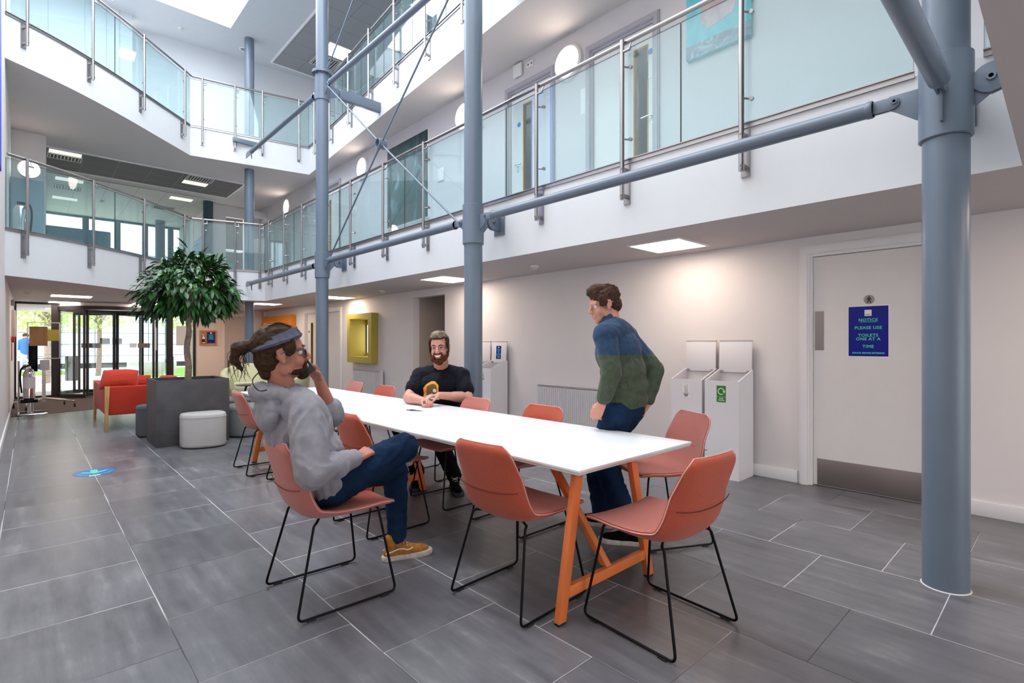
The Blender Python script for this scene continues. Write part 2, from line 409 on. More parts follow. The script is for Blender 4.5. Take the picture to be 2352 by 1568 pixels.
def bake(bm, vox, smooth_it=2, fac=.5, post=None, dec=None):
    """fuse overlapping solids in bm into one continuous skin; returns a bmesh"""
    me = bpy.data.meshes.new('tmp'); bmesh.ops.recalc_face_normals(bm, faces=bm.faces); bm.to_mesh(me); bm.free()
    o = bpy.data.objects.new('tmp', me); COL.objects.link(o)
    r = o.modifiers.new('r', 'REMESH'); r.mode = 'VOXEL'; r.voxel_size = vox; r.adaptivity = 0
    if smooth_it:
        sm = o.modifiers.new('s', 'SMOOTH'); sm.iterations = smooth_it; sm.factor = fac
    dg = bpy.context.evaluated_depsgraph_get(); dg.update()
    ev = o.evaluated_get(dg); me2 = bpy.data.meshes.new_from_object(ev)
    bpy.data.objects.remove(o); bpy.data.meshes.remove(me)
    b2 = bmesh.new(); b2.from_mesh(me2); bpy.data.meshes.remove(me2)
    if post: post(b2)
    return b2
def text(body, size, m, parent, mx, name='lettering', ext=.0006, align='CENTER', bold=.0, space=1):
    """flat lettering as mesh; mx maps text plane (x right, y up, z out) to the world"""
    c = bpy.data.curves.new('txt', 'FONT'); c.body = body; c.size = size; c.align_x = align; c.extrude = ext; c.resolution_u = 3; c.offset = bold; c.space_character = space
    o = bpy.data.objects.new('txt', c); COL.objects.link(o)
    dg = bpy.context.evaluated_depsgraph_get(); dg.update()
    me = bpy.data.meshes.new_from_object(o.evaluated_get(dg)); bpy.data.objects.remove(o); bpy.data.curves.remove(c)
    bm = bmesh.new(); bm.from_mesh(me); bpy.data.meshes.remove(me)
    bmesh.ops.transform(bm, matrix=mx, verts=bm.verts)
    return link(name, bm, m, parent, 0)
def facing_mx(origin, right, up):
    r, u = V(right).normalized(), V(up).normalized(); n = r.cross(u)
    return Matrix(((r.x, u.x, n.x, origin[0]), (r.y, u.y, n.y, origin[1]), (r.z, u.z, n.z, origin[2]), (0, 0, 0, 1)))
# ================================================================ THE SETTING
XW = 5.335      # right hand wall
XL = -.26       # left hand wall
Z1, F1 = 2.31, 2.985      # soffit / top of first gallery
Z2, F2 = 5.48, 6.13       # soffit / top of second gallery
ZR = 8.62                 # upper ceiling
CURVE = [(-.26, 10.57), (.35, 11.0), (.85, 11.43), (1.35, 11.92), (1.76, 12.36), (2.2, 12.83), (2.61, 13.27)]
CURVE = [tuple(p)[:2] for p in catmull([(x, y, 0) for x, y in CURVE], 3)]
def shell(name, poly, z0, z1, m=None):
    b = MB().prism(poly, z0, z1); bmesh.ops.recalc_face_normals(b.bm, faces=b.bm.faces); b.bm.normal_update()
    for f in b.bm.faces: f.material_index = 1 if f.normal.z < -.5 else 0  # downward faces take a darker, warmer tone than the fascia
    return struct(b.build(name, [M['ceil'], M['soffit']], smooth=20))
def wall_x(name, x0, x1, y0, y1, z0, z1, holes, m):
    holes = [(a, c, max(z0, e), min(z1, f)) for a, c, e, f in holes if e < z1 and f > z0]
    ys = sorted({y0, y1} | {h[0] for h in holes} | {h[1] for h in holes}); zs = sorted({z0, z1} | {h[2] for h in holes} | {h[3] for h in holes})
    b = MB()
    for i in range(len(ys) - 1):
        run = None
        for j in range(len(zs) - 1):
            yc, zc = (ys[i] + ys[i + 1]) / 2, (zs[j] + zs[j + 1]) / 2
            if any(h[0] < yc < h[1] and h[2] < zc < h[3] for h in holes):
                if run is not None: b.box(x0, x1, ys[i], ys[i + 1], run, zs[j]); run = None
            elif run is None: run = zs[j]
        if run is not None: b.box(x0, x1, ys[i], ys[i + 1], run, zs[-1])
    return struct(b.build(name, m, smooth=0))
sbox('floor', M['tile'], -.5, 6.9, -6, 17.1, -.1, 0)
struct(MB().prism([(-.26, 12.83), (.4, 13.05), (1.12, 13.38), (2.2, 13.9), (3.47, 14.6), (3.47, 17.3), (-.26, 17.3)], 0, .006).build('floor_carpet', M['carpet']))
# slabs and soffits
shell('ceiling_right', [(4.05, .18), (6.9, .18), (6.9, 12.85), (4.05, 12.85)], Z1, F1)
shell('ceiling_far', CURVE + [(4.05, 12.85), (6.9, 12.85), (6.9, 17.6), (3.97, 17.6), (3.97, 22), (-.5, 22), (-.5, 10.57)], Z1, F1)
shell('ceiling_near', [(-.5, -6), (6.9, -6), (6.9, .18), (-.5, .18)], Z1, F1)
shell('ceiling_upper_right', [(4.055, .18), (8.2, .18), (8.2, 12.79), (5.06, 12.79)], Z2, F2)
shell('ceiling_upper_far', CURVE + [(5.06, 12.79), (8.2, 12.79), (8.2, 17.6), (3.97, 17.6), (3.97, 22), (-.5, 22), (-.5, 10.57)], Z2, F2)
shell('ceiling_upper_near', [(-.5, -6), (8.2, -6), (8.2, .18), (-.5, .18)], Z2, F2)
# roof with the long rooflight over the hall
b = MB(); RX, RY0, RY1 = 3.42, .2, 13.25
b.box(RX, 8.2, -6, 15.2, ZR, ZR + .3); b.box(-.5, RX, RY1, 15.2, ZR, ZR + .3); b.box(-.5, RX, -6, RY0, ZR, ZR + .3)
b.box(RX, RX + .1, RY0, RY1, ZR + .3, ZR + .9); b.box(-.5, RX + .1, RY1, RY1 + .1, ZR + .3, ZR + .9); b.box(-.5, RX + .1, RY0 - .1, RY0, ZR + .3, ZR + .9); b.box(-.5, -.26, RY0, RY1, ZR + .3, ZR + .9)
struct(b.build('ceiling_top', M['topc'], smooth=0))
# walls
sbox('wall_left', M['wall'], XL - .24, XL, -6, 22, 0, ZR + .3)
b = MB(); b.box(-.5, 8.2, -6.2, -6, Z1, ZR + .3); b.box(-.5, .2, -6.2, -6, 0, Z1); b.box(5.0, 8.2, -6.2, -6, 0, Z1); struct(b.build('wall_back', M['wall'], smooth=0))  # ground-level opening in this unseen wall added to let fill daylight in
HOL = [(.70, 1.66, 0, 2.15), (7.465, 8.495, 0, 2.18), (9.98, 10.86, 1.02, 1.86), (11.62, 12.42, 0, 2.1), (12.8, 13.7, 0, 2.1), (14.55, 15.5, 1.0, 2.0), (15.75, 16.6, 1.0, 2.0),
       (3.30, 4.23, F1, 5.10), (4.93, 5.80, F1, 5.10), (11.67, 12.5, F1, 5.10)]
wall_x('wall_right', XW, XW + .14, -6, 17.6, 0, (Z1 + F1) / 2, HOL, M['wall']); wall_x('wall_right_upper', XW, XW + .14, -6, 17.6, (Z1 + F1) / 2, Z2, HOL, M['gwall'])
sbox('wall_rooms_right', M['greyscreen'], 6.9, 7.0, .18, 17.6, 0, Z2)
# recess off the right wall
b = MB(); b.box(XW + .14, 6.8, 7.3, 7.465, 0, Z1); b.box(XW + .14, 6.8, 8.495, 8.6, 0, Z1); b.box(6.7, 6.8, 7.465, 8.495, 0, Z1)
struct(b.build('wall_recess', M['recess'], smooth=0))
# end walls, ground
struct(MB().box(3.47, XW, 16.8, 17.0, 0, Z1).build('wall_end', M['peach'], smooth=0))
# level one: office beyond the curved gallery
sbox('wall_office_left', M['wall'], XL, .25, 14.0, 22, F1, Z2)
sbox('wall_office_right', M['wall'], 3.97, 4.1, 17.4, 22, F1, Z2)
b = MB(); b.box(4.1, 4.36, 17.4, 17.5, F1, Z2); b.box(4.86, XW, 17.4, 17.5, F1, Z2); b.box(4.36, 4.86, 17.4, 17.5, 5.15, Z2)
struct(b.build('wall_office_end', M['wall'], smooth=0))
sbox('wall_store', M['dark'], 4.1, 5.3, 19.0, 19.1, F1, Z2)
# level two back walls
b = MB(); b.box(XL, 1.68, 14.2, 14.4, F2, ZR); b.prism([(1.68, 14.74), (6.0, 14.33), (8.2, 14.12), (8.2, 14.3), (1.68, 14.9)], F2, ZR)
struct(b.build('wall_upper_back', M['topw'], smooth=0))
sbox('wall_upper_right', M['greyscreen'], 7.0, 7.15, .18, 14.2, F2, ZR)
# panel joints in the cupboard wall on level two
for i, x in enumerate((.28, .86, 1.22, 1.45)):
    sbox('trim_%d' % (20 + i), M['greytrim'], x, x + .008, 14.192, 14.2, F2, ZR)
for i, x in enumerate((1.32, 1.55)):
    tag(MB().box(x, x + .04, 14.185, 14.199, 7.0, 7.14).build('cupboard_pull', M['chrome'], bevel=.003), 'small steel flush pull on the cupboard wall, %s of the two' % ('left' if i == 0 else 'right'), 'door handle')
# tile zones (slightly recessed look: thin trays fixed under the soffit)
sbox('ceiling_tiles', M['tilec'], .256, 4.10, 14.69, 16.37, Z2 - .012, Z2 - .001)
sbox('ceiling_tiles_office', M['tilec2'], .256, 3.96, 16.9, 21.85, Z2 - .012, Z2 - .001)
sbox('ceiling_tiles_upper', M['tilec3'], 4.62, 6.95, .3, 14.08, ZR - .012, ZR - .001)
b = MB()
for a in ((.22, 4.14, 14.65, 14.69), (.22, 4.14, 16.37, 16.41), (4.10, 4.14, 14.69, 16.37)): b.box(*a, Z2 - .03, Z2)
struct(b.build('trim_1', M['trim'], smooth=0))
b = MB()
for a in ((4.58, 4.62, .3, 14.12), (4.62, 6.95, 14.08, 14.12)): b.box(*a, ZR - .03, ZR)
struct(b.build('trim_2', M['trim'], smooth=0))
# skirtings
def skirt(name, *b): sbox(name, M['trim'], *b, bevel=.004)
skirt('baseboard_right', XW - .018, XW, -6, .62, 0, .115)
for i, (a, c) in enumerate(((1.755, 7.40), (8.56, 11.54), (12.5, 12.72), (13.78, 16.8))): skirt('baseboard_right_%d' % (i + 2), XW - .018, XW, a, c, 0, .115)
skirt('baseboard_left', XL, XL + .018, -6, 12.6, 0, .115)
skirt('baseboard_end', 3.5, 4.1, 16.782, 16.8, 0, .115)
# ---- doors on the right hand wall
def architrave(name, y0, y1, zt, m, w=.075, z0=0, parent=None, d=.022):
    b = MB()
    for ex, dd in ((0, d), (.018, d * .55)):
        ww = w - ex
        b.box(XW - d + (0 if ex == 0 else -.008), XW, y0 - w + ex, y0 - ex * .6, z0, zt + ww); b.box(XW - d + (0 if ex == 0 else -.008), XW, y1 + ex * .6, y1 + w - ex, z0, zt + ww)
        b.box(XW - d + (0 if ex == 0 else -.008), XW, y0 - ex * .6, y1 + ex * .6, zt + ex * .6, zt + ww)
    b.box(XW, XW + .10, y0, y0 + .025, z0, zt); b.box(XW, XW + .10, y1 - .025, y1, z0, zt); b.box(XW, XW + .10, y0 + .025, y1 - .025, zt - .025, zt)
    return b.build(name, m, parent, smooth=20)
def door(name, y0, y1, zt, m, ma, z0=0, slot=None, parts=()):
    r = bpy.data.objects.new(name, None); COL.objects.link(r); r.location = (XW, (y0 + y1) / 2, z0); struct(r)
    architrave('door_frame', y0, y1, zt, ma, z0=z0, parent=r)
    b = MB(); X0, X1 = XW + .03, XW + .075
    a, c = y0 + .028, y1 - .028
    if slot:
        s0, s1, t0, t1 = slot
        for q in ((a, s0, z0 + .008, zt - .03), (s1, c, z0 + .008, zt - .03), (s0, s1, z0 + .008, t0), (s0, s1, t1, zt - .03)): b.box(X0, X1, *q)
    else: b.box(X0, X1, a, c, z0 + .008, zt - .03)
    lf = b.build('door_leaf', m, r, smooth=20)
    if slot:
        s0, s1, t0, t1 = slot; f = MB()
        for q in ((s0 - .004, s0 + .012, t0, t1), (s1 - .012, s1 + .004, t0, t1), (s0, s1, t0 - .004, t0 + .012), (s0, s1, t1 - .012, t1 + .004)): f.box(X0 - .004, X1 + .004, *q)
        f.build('vision_frame', M['cork'], lf, smooth=20); MB().box(X0 + .018, X0 + .024, s0 + .01, s1 - .01, t0 + .01, t1 - .01).build('vision_pane', M['wglass'], lf, smooth=0)
    return r, lf, X0
def lever(lf, X0, y, z, d):
    b = MB(); b.cyl((X0, y, z), (X0 - .05, y, z), .009); b.lathe((X0 - .008, y, z), [(.024, 0), (.024, .008)], axis='x')
    b.tube(fillet([(X0 - .045, y, z), (X0 - .055, y + d * .03, z), (X0 - .05, y + d * .12, z - .004)], .02), .008)
    b.lathe((X0 - .006, y, z - .075), [(.020, 0), (.020, .006)], axis='x'); b.build('lever_handle', M['chrome'], lf)
d1, lf, X0 = door('door_1', .70, 1.66, 2.15, M['doorp'], M['trim'])
MB().box(X0 - .003, X0, .76, 1.60, .012, .253).build('kick_plate', M['plate'], lf, bevel=.001)
b = MB().box(X0 - .003, X0, 1.545, 1.617, 1.256, 1.615)
for yy in (1.556, 1.606):
    for zz in (1.27, 1.44, 1.60): b.cyl((X0 - .003, yy, zz), (X0 - .0045, yy, zz), .003, seg=8)
b.build('push_plate', M['plate'], lf)
# round lavatory sign
yc, zc = 1.193, 1.702
sg = thing('toilet_sign', 'round grey disc with a black walking figure on the door beside the large column', 'sign', (X0, yc, zc))
MB().lathe((X0 - .003, yc, zc), [(.040, 0), (.040, .003)], axis='x', seg=40).build('disc', M['plate'], sg)
fx = facing_mx((X0 - .0032, yc, zc), (0, -1, 0), (0, 0, 1)); b = MB()
S_ = .034
b.prism([(math.cos(a) * .17 * S_, .72 * S_ + math.sin(a) * .19 * S_) for a in [2 * PI * i / 14 for i in range(14)]], 0, .0012, fx)
for pl in ([(-.30, .5), (.30, .5), (.22, -.15), (.58, -.95), (.32, -.95), (0, -.30), (-.32, -.95), (-.58, -.95), (-.22, -.15)], [(-.30, .5), (-.22, .25), (-.50, -.18), (-.62, -.10)], [(.30, .5), (.22, .25), (.50, -.18), (.62, -.10)]):
    b.prism([(p[0] * S_, p[1] * S_) for p in pl], 0, .0012, fx)
b.build('walking_figure', M['ink'], sg, smooth=0)
# blue notice
ps = thing('toilet_notice', 'blue laminated notice with green lettering on the toilet door', 'notice', (X0, 1.2, 1.2))
MB().box(X0 - .002, X0, 1.045, 1.355, 1.196, 1.652).build('laminate', M['paper'], ps)
MB().box(X0 - .003, X0 - .0018, 1.053, 1.347, 1.206, 1.643).build('blue_sheet', M['blue'], ps)
def line(t, z, s, y=1.2, p=ps, x=X0 - .0035, m='mint', b=.0008, sp=1.12): return text(t, s, M[m], p, facing_mx((x, y, z), (0, -1, 0), (0, 0, 1)), bold=b, space=sp)
line('NOTICE', 1.512, .036); MB().box(X0 - .0042, X0 - .003, 1.14, 1.26, 1.504, 1.507).build('underline', M['mint'], ps)
line('PLEASE USE', 1.444, .036); line('TOILETS', 1.378, .036); line('ONE AT A', 1.346, .036); line('TIME', 1.28, .036); line('KNOCK BEFORE ENTERING', 1.229, .0175)
MB().box(X0 - .004, X0 - .003, 1.174, 1.226, 1.558, 1.612).build('white_crest', M['paper'], ps, bevel=.0004)
line('UNIVERSITY', 1.567, .0075, x=X0 - .0045, m='ink', b=0, sp=1)
# far doors with slots
door('door_2', 11.62, 12.42, 2.1, M['doorp'], M['trim'], slot=(11.68, 11.72, .32, 1.86))
_, lf2, _ = door('door_3', 12.8, 13.7, 2.1, M['doorp'], M['trim'], slot=(13.30, 13.44, .6, 1.85))
MB().lathe((XW + .022, 13.56, 1.62), [(.025, 0), (.025, .008)], axis='x').build('round_sign', M['ink'], lf2)
# level one doors
_, l4, X4 = door('door_4', 3.30, 4.23, 5.10, M['doorp'], M['greytrim'], z0=F1, slot=(3.40, 3.60, F1 + .28, 4.86)); lever(l4, X4, 3.345, 3.99, 1)
_, l5, X5 = door('door_5', 4.93, 5.80, 5.10, M['doorp'], M['greytrim'], z0=F1, slot=(5.34, 5.52, F1 + .28, 4.86)); lever(l5, X5, 5.64, 3.975, -1)
door('door_6', 11.67, 12.5, 5.10, M['doorp'], M['greytrim'], z0=F1, slot=(12.2, 12.3, F1 + .3, 4.8))
def wsheet(name, lab, cat, y, z, h, w, m='paper', x=None, grp=None):
    x = XW if x is None else x
    return MB().box(x - .004, x, y - w / 2, y + w / 2, z - h / 2, z + h / 2).build(name, M[m], None, bevel=.001, label=lab, cat=cat, group=grp)
def disc(name, lab, cat, y, z, r, m, x): return MB().lathe((x - .003, y, z), [(r, 0), (r, .003)], axis='x').build(name, M[m], None, label=lab, cat=cat)
disc('fire_door_sign', 'small round blue sign on the gallery door beside the middle column', 'sign', 5.61, 4.585, .035, 'signblue', X5)
disc('fire_door_sign', 'small round blue sign on the gallery door nearest the aqua painting', 'sign', 3.365, 4.76, .035, 'signblue', X4)
wsheet('paper_notice', 'white paper notice on the gallery door nearest the aqua painting', 'notice', 3.36, 4.55, .21, .10, x=X4)
wsheet('paper_notice', 'pale paper notice on the gallery door beside the middle column', 'notice', 5.25, 4.55, .30, .14, x=X5)
wsheet('paper_notice', 'pale paper notice on the wall between the two gallery doors', 'notice', 4.36, 4.50, .34, .08)
MB().box(XW - .02, XW, 7.475, 7.66, 4.19, 4.41).build('info_panel', M['white'], None, bevel=.003, label='small white panel on the gallery wall right of the dark painting', cat='sign')
ap = thing('wifi_access_point', 'white rounded wall device high on the gallery wall left of the round lamp', 'wall device', (XW, 5.583, 5.28))
MB().box(XW - .05, XW - .008, 5.49, 5.67, 5.27, 5.46).build('casing', M['white'], ap, bevel=.018, bseg=4); MB().box(XW - .008, XW, 5.52, 5.64, 5.31, 5.42).build('back_plate', M['greytrim'], ap)
sk = thing('wall_socket', 'white double socket on the gallery wall beside the white wall device', 'socket', (XW, 5.34, 5.35))
MB().box(XW - .01, XW, 5.27, 5.42, 5.34, 5.425).build('face_plate', M['white'], sk, bevel=.003)
for yy in (5.31, 5.38): MB().prism([(yy - .014, 5.366), (yy + .014, 5.366), (yy + .004, 5.394), (yy - .004, 5.394)], 0, .0012, Matrix(((0, 0, 1, XW - .0112), (1, 0, 0, 0), (0, 1, 0, 0), (0, 0, 0, 1)))).build('socket_holes', M['dark'], sk, smooth=0)
wsheet('wall_socket', 'small white socket low on the wall right of the short radiator', 'socket', 9.20, .50, .085, .15, 'white')
# round sconces
def sconce(y, z, lab, x=XW, parent=None, ax='x', r=.235):
    s = thing('wall_lamp', lab, 'lamp', (x, y, z), 'round opal lamps on the gallery walls')
    MB().lathe((x - .07, y, z), [(r * .90, 0), (r * .99, .012), (r, .03), (r, .07)], axis='x', seg=56).build('housing', M['opalrim'], s)
    MB().lathe((x - .076, y, z), [(r * .55, 0), (r * .85, .004), (r * .89, .012)], axis='x', seg=56).build('diffuser', M['sconce'], s)
sconce(4.589, 5.085, 'round lit wall lamp on the gallery wall between the two gallery doors')
sconce(6.86, 5.085, 'round lit wall lamp on the gallery wall, partly hidden by the middle column')
sconce(10.46, 5.12, 'round lit wall lamp on the gallery wall left of the dark painting')
sconce(14.95, 5.13, 'round lit wall lamp at the far end of the gallery wall')
s = thing('wall_lamp', 'large oval glowing disc at the left end of the first gallery', 'lamp', (-.02, 14, 4.74))  # oval spot built as a glowing disc in a round rim
MB().lathe((.0, 13.93, 4.74), [(.175, 0), (.185, .02), (.185, .07)], axis='y', seg=48).build('housing', M['opalrim'], s)
MB().lathe((.0, 13.92, 4.74), [(.10, 0), (.155, .005), (.165, .012)], axis='y', seg=48).build('diffuser', M['sconce'], s)
# paintings
pt = thing('painting', 'tall dark teal canvas painting on the gallery wall behind the crossed rods', 'painting', (XW, 8.66, 3.6))
MB().box(XW - .045, XW, 7.95, 9.38, 3.63, 5.21).build('canvas', M['sea'], pt, bevel=.003); MB().box(XW - .03, XW, 7.935, 9.395, 3.615, 5.225).build('edge', M['paper'], pt)
pt = thing('painting', 'aqua and grey painting with a rose panel at the top edge of the view', 'painting', (XW, 2.5, 4.4))
MB().box(XW - .05, XW, 2.17, 2.87, 4.41, 5.30).build('canvas', M['aqua'], pt, bevel=.003)
MB().box(XW - .052, XW - .045, 2.17, 2.87, 4.41, 4.56).build('grey_band', M['greyp'], pt)
MB().prism([(2.36, 4.72), (2.62, 4.66), (2.66, 4.72), (2.70, 4.74), (2.69, 5.10), (2.30, 5.05), (2.33, 4.78)], 0, .004, Matrix(((0, 0, 1, XW - .054), (1, 0, 0, 0), (0, 1, 0, 0), (0, 0, 0, 1)))).build('rose_panel', M['rosep'], pt)
b = MB()
for (y0, z0, y1, z1) in ((2.36, 4.74, 2.66, 5.04), (2.64, 4.74, 2.36, 5.0), (2.5, 4.70, 2.5, 5.06), (2.58, 4.68, 2.58, 5.07), (2.40, 4.90, 2.68, 4.86), (2.44, 4.72, 2.68, 4.98)):
    b.tube([(XW - .0545, y0, z0), (XW - .0545, y1, z1)], .0012, 4)
b.build('drawn_lines', M['greytrim'], pt, smooth=0)
# mustard and amber window boxes
def winbox(lab, y0, y1, z0, z1, h, m, name='window_box'):
    y2, y3, z2, z3 = h; b = MB(); x = XW - .155
    for q in ((y0, y1, z0, z2), (y0, y1, z3, z1), (y0, y2, z2, z3), (y3, y1, z2, z3)): b.box(x, XW, *q)
    t = thing(name, lab, 'window frame', (XW, (y0 + y1) / 2, z0)); b.build('surround', m, t, smooth=0)
    b = MB(); X2 = XW + .245; xs = XW - .0005
    b.box(xs, X2, y2 - .02, y2, z2 - .02, z3 + .02); b.box(xs, X2, y3, y3 + .02, z2 - .02, z3 + .02); b.box(xs, X2, y2, y3, z2 - .02, z2); b.box(xs, X2, y2, y3, z3, z3 + .02)
    # back board with a slim opening on the near side
    b.box(X2, X2 + .02, y2 - .02, y3 - .5, z2 - .02, z3 + .02); b.box(X2, X2 + .02, y3 - .5, y3 + .02, z2 - .02, z2 + .08); b.box(X2, X2 + .02, y3 - .5, y3 + .02, z3 - .12, z3 + .02)
    b.build('lining', m, t, smooth=0)
    MB().box(X2 + .025, X2 + .04, y3 - .52, y3 + .02, z2, z3).build('glow_sheet', M['roomglow'], t, smooth=0)  # glowing sheet stands in for the light of the room beyond
    MB().box(X2 - .012, X2 + .022, y3 - .016, y3 + .002, z2 + .08, z3 - .12).build('mullion', M['dark'], t, smooth=0)
winbox('mustard yellow square window box on the right wall above the short radiator', 9.84, 10.96, .90, 1.955, (9.99, 10.84, 1.03, 1.85), M['yellow'])
winbox('amber orange window box at the far end, right one of the pair', 14.38, 15.55, .85, 2.10, (14.55, 15.4, 1.02, 1.93), M['amber'])
winbox('amber orange window box at the far end, left one of the pair', 15.60, 16.75, .85, 2.10, (15.77, 16.6, 1.02, 1.93), M['amber'])
# radiators
def radiator(lab, y0, y1, z0, z1):
    t = thing('radiator', lab, 'radiator', (XW - .06, (y0 + y1) / 2, z0)); n = int((y1 - y0 - .04) / .034)
    b = MB().box(XW - .095, XW - .085, y0, y1, z0, z1)
    for i in range(n): y = y0 + .02 + (i + .5) * (y1 - y0 - .04) / n; b.box(XW - .102, XW - .095, y - .011, y + .011, z0 + .035, z1 - .035)
    b.build('front_panel', M['rad'], t, smooth=20)
    for q in ((y0, y0 + .012), (y1 - .012, y1)): MB().box(XW - .085, XW - .03, q[0], q[1], z0 + .01, z1).build('side_cover', M['rad'], t)
    b = MB().box(XW - .095, XW - .025, y0 + .012, y1 - .012, z1 - .006, z1 + .006); b.build('top_grille', M['rad'], t)
    MB().box(XW - .0965, XW - .094, y0 + .03, y1 - .03, z1 - .022, z1 - .015).build('vent_slot', M['dark'], t, smooth=0)
    b = MB().cyl((XW - .06, y0 + .05, 0), (XW - .06, y0 + .05, z0 + .02), .0075).cyl((XW - .06, y1 - .05, 0), (XW - .06, y1 - .05, z0 + .02), .0075); b.build('pipes', M['white'], t)
    MB().cyl((XW - .06, y0 - .02, z0 + .06), (XW - .06, y0 - .065, z0 + .06), .02, .026).cyl((XW - .06, y0 + .002, z0 + .06), (XW - .06, y0 - .02, z0 + .06), .01).build('valve', M['white'], t)
radiator('long white ribbed radiator on the right wall behind the walking man', 3.78, 5.12, .22, .74)
radiator('short white ribbed radiator on the right wall below the mustard window box', 9.567, 10.80, .20, .75)
# ceiling lights
def panel(x, y, z, lab, s=.3, grp='square ceiling lights'):
    t = thing('ceiling_light', lab, 'ceiling light', (x, y, z), grp)
    b = MB()
    for q in ((x - s - .025, x + s + .025, y - s - .025, y - s), (x - s - .025, x + s + .025, y + s, y + s + .025), (x - s - .025, x - s, y - s, y + s), (x + s, x + s + .025, y - s, y + s)): b.box(*q, z - .012, z)
    b.build('frame', M['white'], t, smooth=0); MB().box(x - s, x + s, y - s, y + s, z - .007, z - .001).build('diffuser', M['lamp'], t, smooth=0)
panel(4.73, 2.77, Z1, 'square lit ceiling light above the recycling bins', .27)
panel(4.73, 6.54, Z1, 'square lit ceiling light just left of the middle column')
panel(4.86, 10.8, Z1, 'square lit ceiling light just right of the third column')
panel(4.35, 13.75, Z1, 'square lit ceiling light just right of the slim far column')
panel(3.6, 15.1, Z1, 'square lit ceiling light just left of the slim far column')
panel(.65, 14.25, Z1, 'lit ceiling light over the entrance mat, nearer of the two', .32)
panel(.66, 16.5, Z1, 'lit ceiling light over the entrance, farther of the two', .32)
panel(2.2, 15.6, Z1, 'lit ceiling light over the entrance behind the tree crown', .32)
panel(1.6, -1.6, Z1, 'unseen fill panel added behind the viewer, left', .3)  # unseen panels added in the near soffit to brighten the ground floor
panel(3.9, -1.6, Z1, 'unseen fill panel added behind the viewer, right', .3)
panel(4.73, -.9, Z1, 'unseen fill panel added near the toilet door, behind the large column', .27)
panel(5.62, 12.47, ZR - .012, 'square lit ceiling light high above the upper gallery', .28)
panel(6.3, 9.4, ZR - .012, 'square lit ceiling light above the upper gallery nearer the viewer', .28)
def vent(x, y, z, lab, sx=.28, sy=.28):
    t = thing('ceiling_vent', lab, 'ceiling vent', (x, y, z)); b = MB()
    for q in ((x - sx - .02, x + sx + .02, y - sy - .02, y - sy), (x - sx - .02, x + sx + .02, y + sy, y + sy + .02), (x - sx - .02, x - sx, y - sy, y + sy), (x + sx, x + sx + .02, y - sy, y + sy)): b.box(*q, z - .02, z)
    b.build('frame', M['slat'], t, smooth=0); MB().box(x - sx, x + sx, y - sy, y + sy, z - .004, z - .001).build('duct', M['dark'], t, smooth=0)
    b = MB()
    for i in range(9): xx = x - sx + (i + .5) * 2 * sx / 9; b.box(xx - .012, xx + .008, y - sy, y + sy, z - .018, z - .008)
    b.build('slats', M['slat'], t, smooth=0)
vent(3.15, 14.95, Z2 - .012, 'slatted vent with a square light in the dark ceiling tiles left of the far column', .27, .2)
vent(.58, 15.25, Z2 - .012, 'slatted vent in the dark ceiling tiles at the far left', .27, .2)
vent(5.62, 13.15, ZR - .012, 'slatted vent beside the light above the upper gallery')
vent(.75, 18.2, Z2 - .012, 'slatted vent in the office ceiling at the left', .27, .2)
vent(3.0, 18.9, Z2 - .012, 'slatted vent in the office ceiling at the middle', .27, .2)
M['lampdim'] = emis('office_light', (1, .98, .9), .75)
for x, y, lab in ((3.15, 15.45, 'small dim light tray beside the vent in the dark ceiling tiles'), (.58, 14.95, 'dim light tray beside the vent at the far left'), (.75, 17.3, 'long pale light in the office ceiling at the far left'), (.75, 19.6, 'long pale light in the office ceiling above the far left window'), (3.2, 17.4, 'pale light in the office ceiling near the dark column')):
    MB().box(x - .27, x + .27, y - .15, y + .15, Z2 - .026, Z2 - .013).build('ceiling_light', M['lampdim'], None, label=lab, cat='ceiling light')
def detector(x, y, z, lab):
    t = thing('smoke_detector', lab, 'smoke detector', (x, y, z))
    MB().lathe((x, y, z), [(.055, 0), (.055, -.018), (.045, -.022)], seg=28).build('base', M['white'], t); MB().lathe((x, y, z - .022), [(.040, 0), (.042, -.012), (.028, -.03), (.012, -.032)], seg=28).build('sensor', M['slat'], t)
detector(4.73, 4.66, Z1, 'smoke detector on the soffit between the two nearest square ceiling lights')
detector(4.86, 8.80, Z1, 'smoke detector on the soffit above the dark recess')
detector(-.03, 13.7, Z1, 'smoke detector on the soffit near the entrance')
detector(2.57, 14.04, ZR, 'smoke detector on the top ceiling beside the rooflight')
detector(1.55, 19.2, Z2 - .012, 'smoke detector on the office ceiling')
for x, y, lab in ((1.22, 13.85, 'round recessed downlight in the top ceiling at the left'), (3.9, 13.98, 'round recessed downlight in the top ceiling left of the far column')):
    t = thing('downlight', lab, 'downlight', (x, y, ZR)); MB().lathe((x, y, ZR), [(.10, 0), (.10, -.006), (.075, -.008)], seg=32).build('ring', M['white'], t); MB().lathe((x, y, ZR - .0085), [(.07, 0), (.05, -.002)], seg=32).build('reflector', M['steel2'], t)
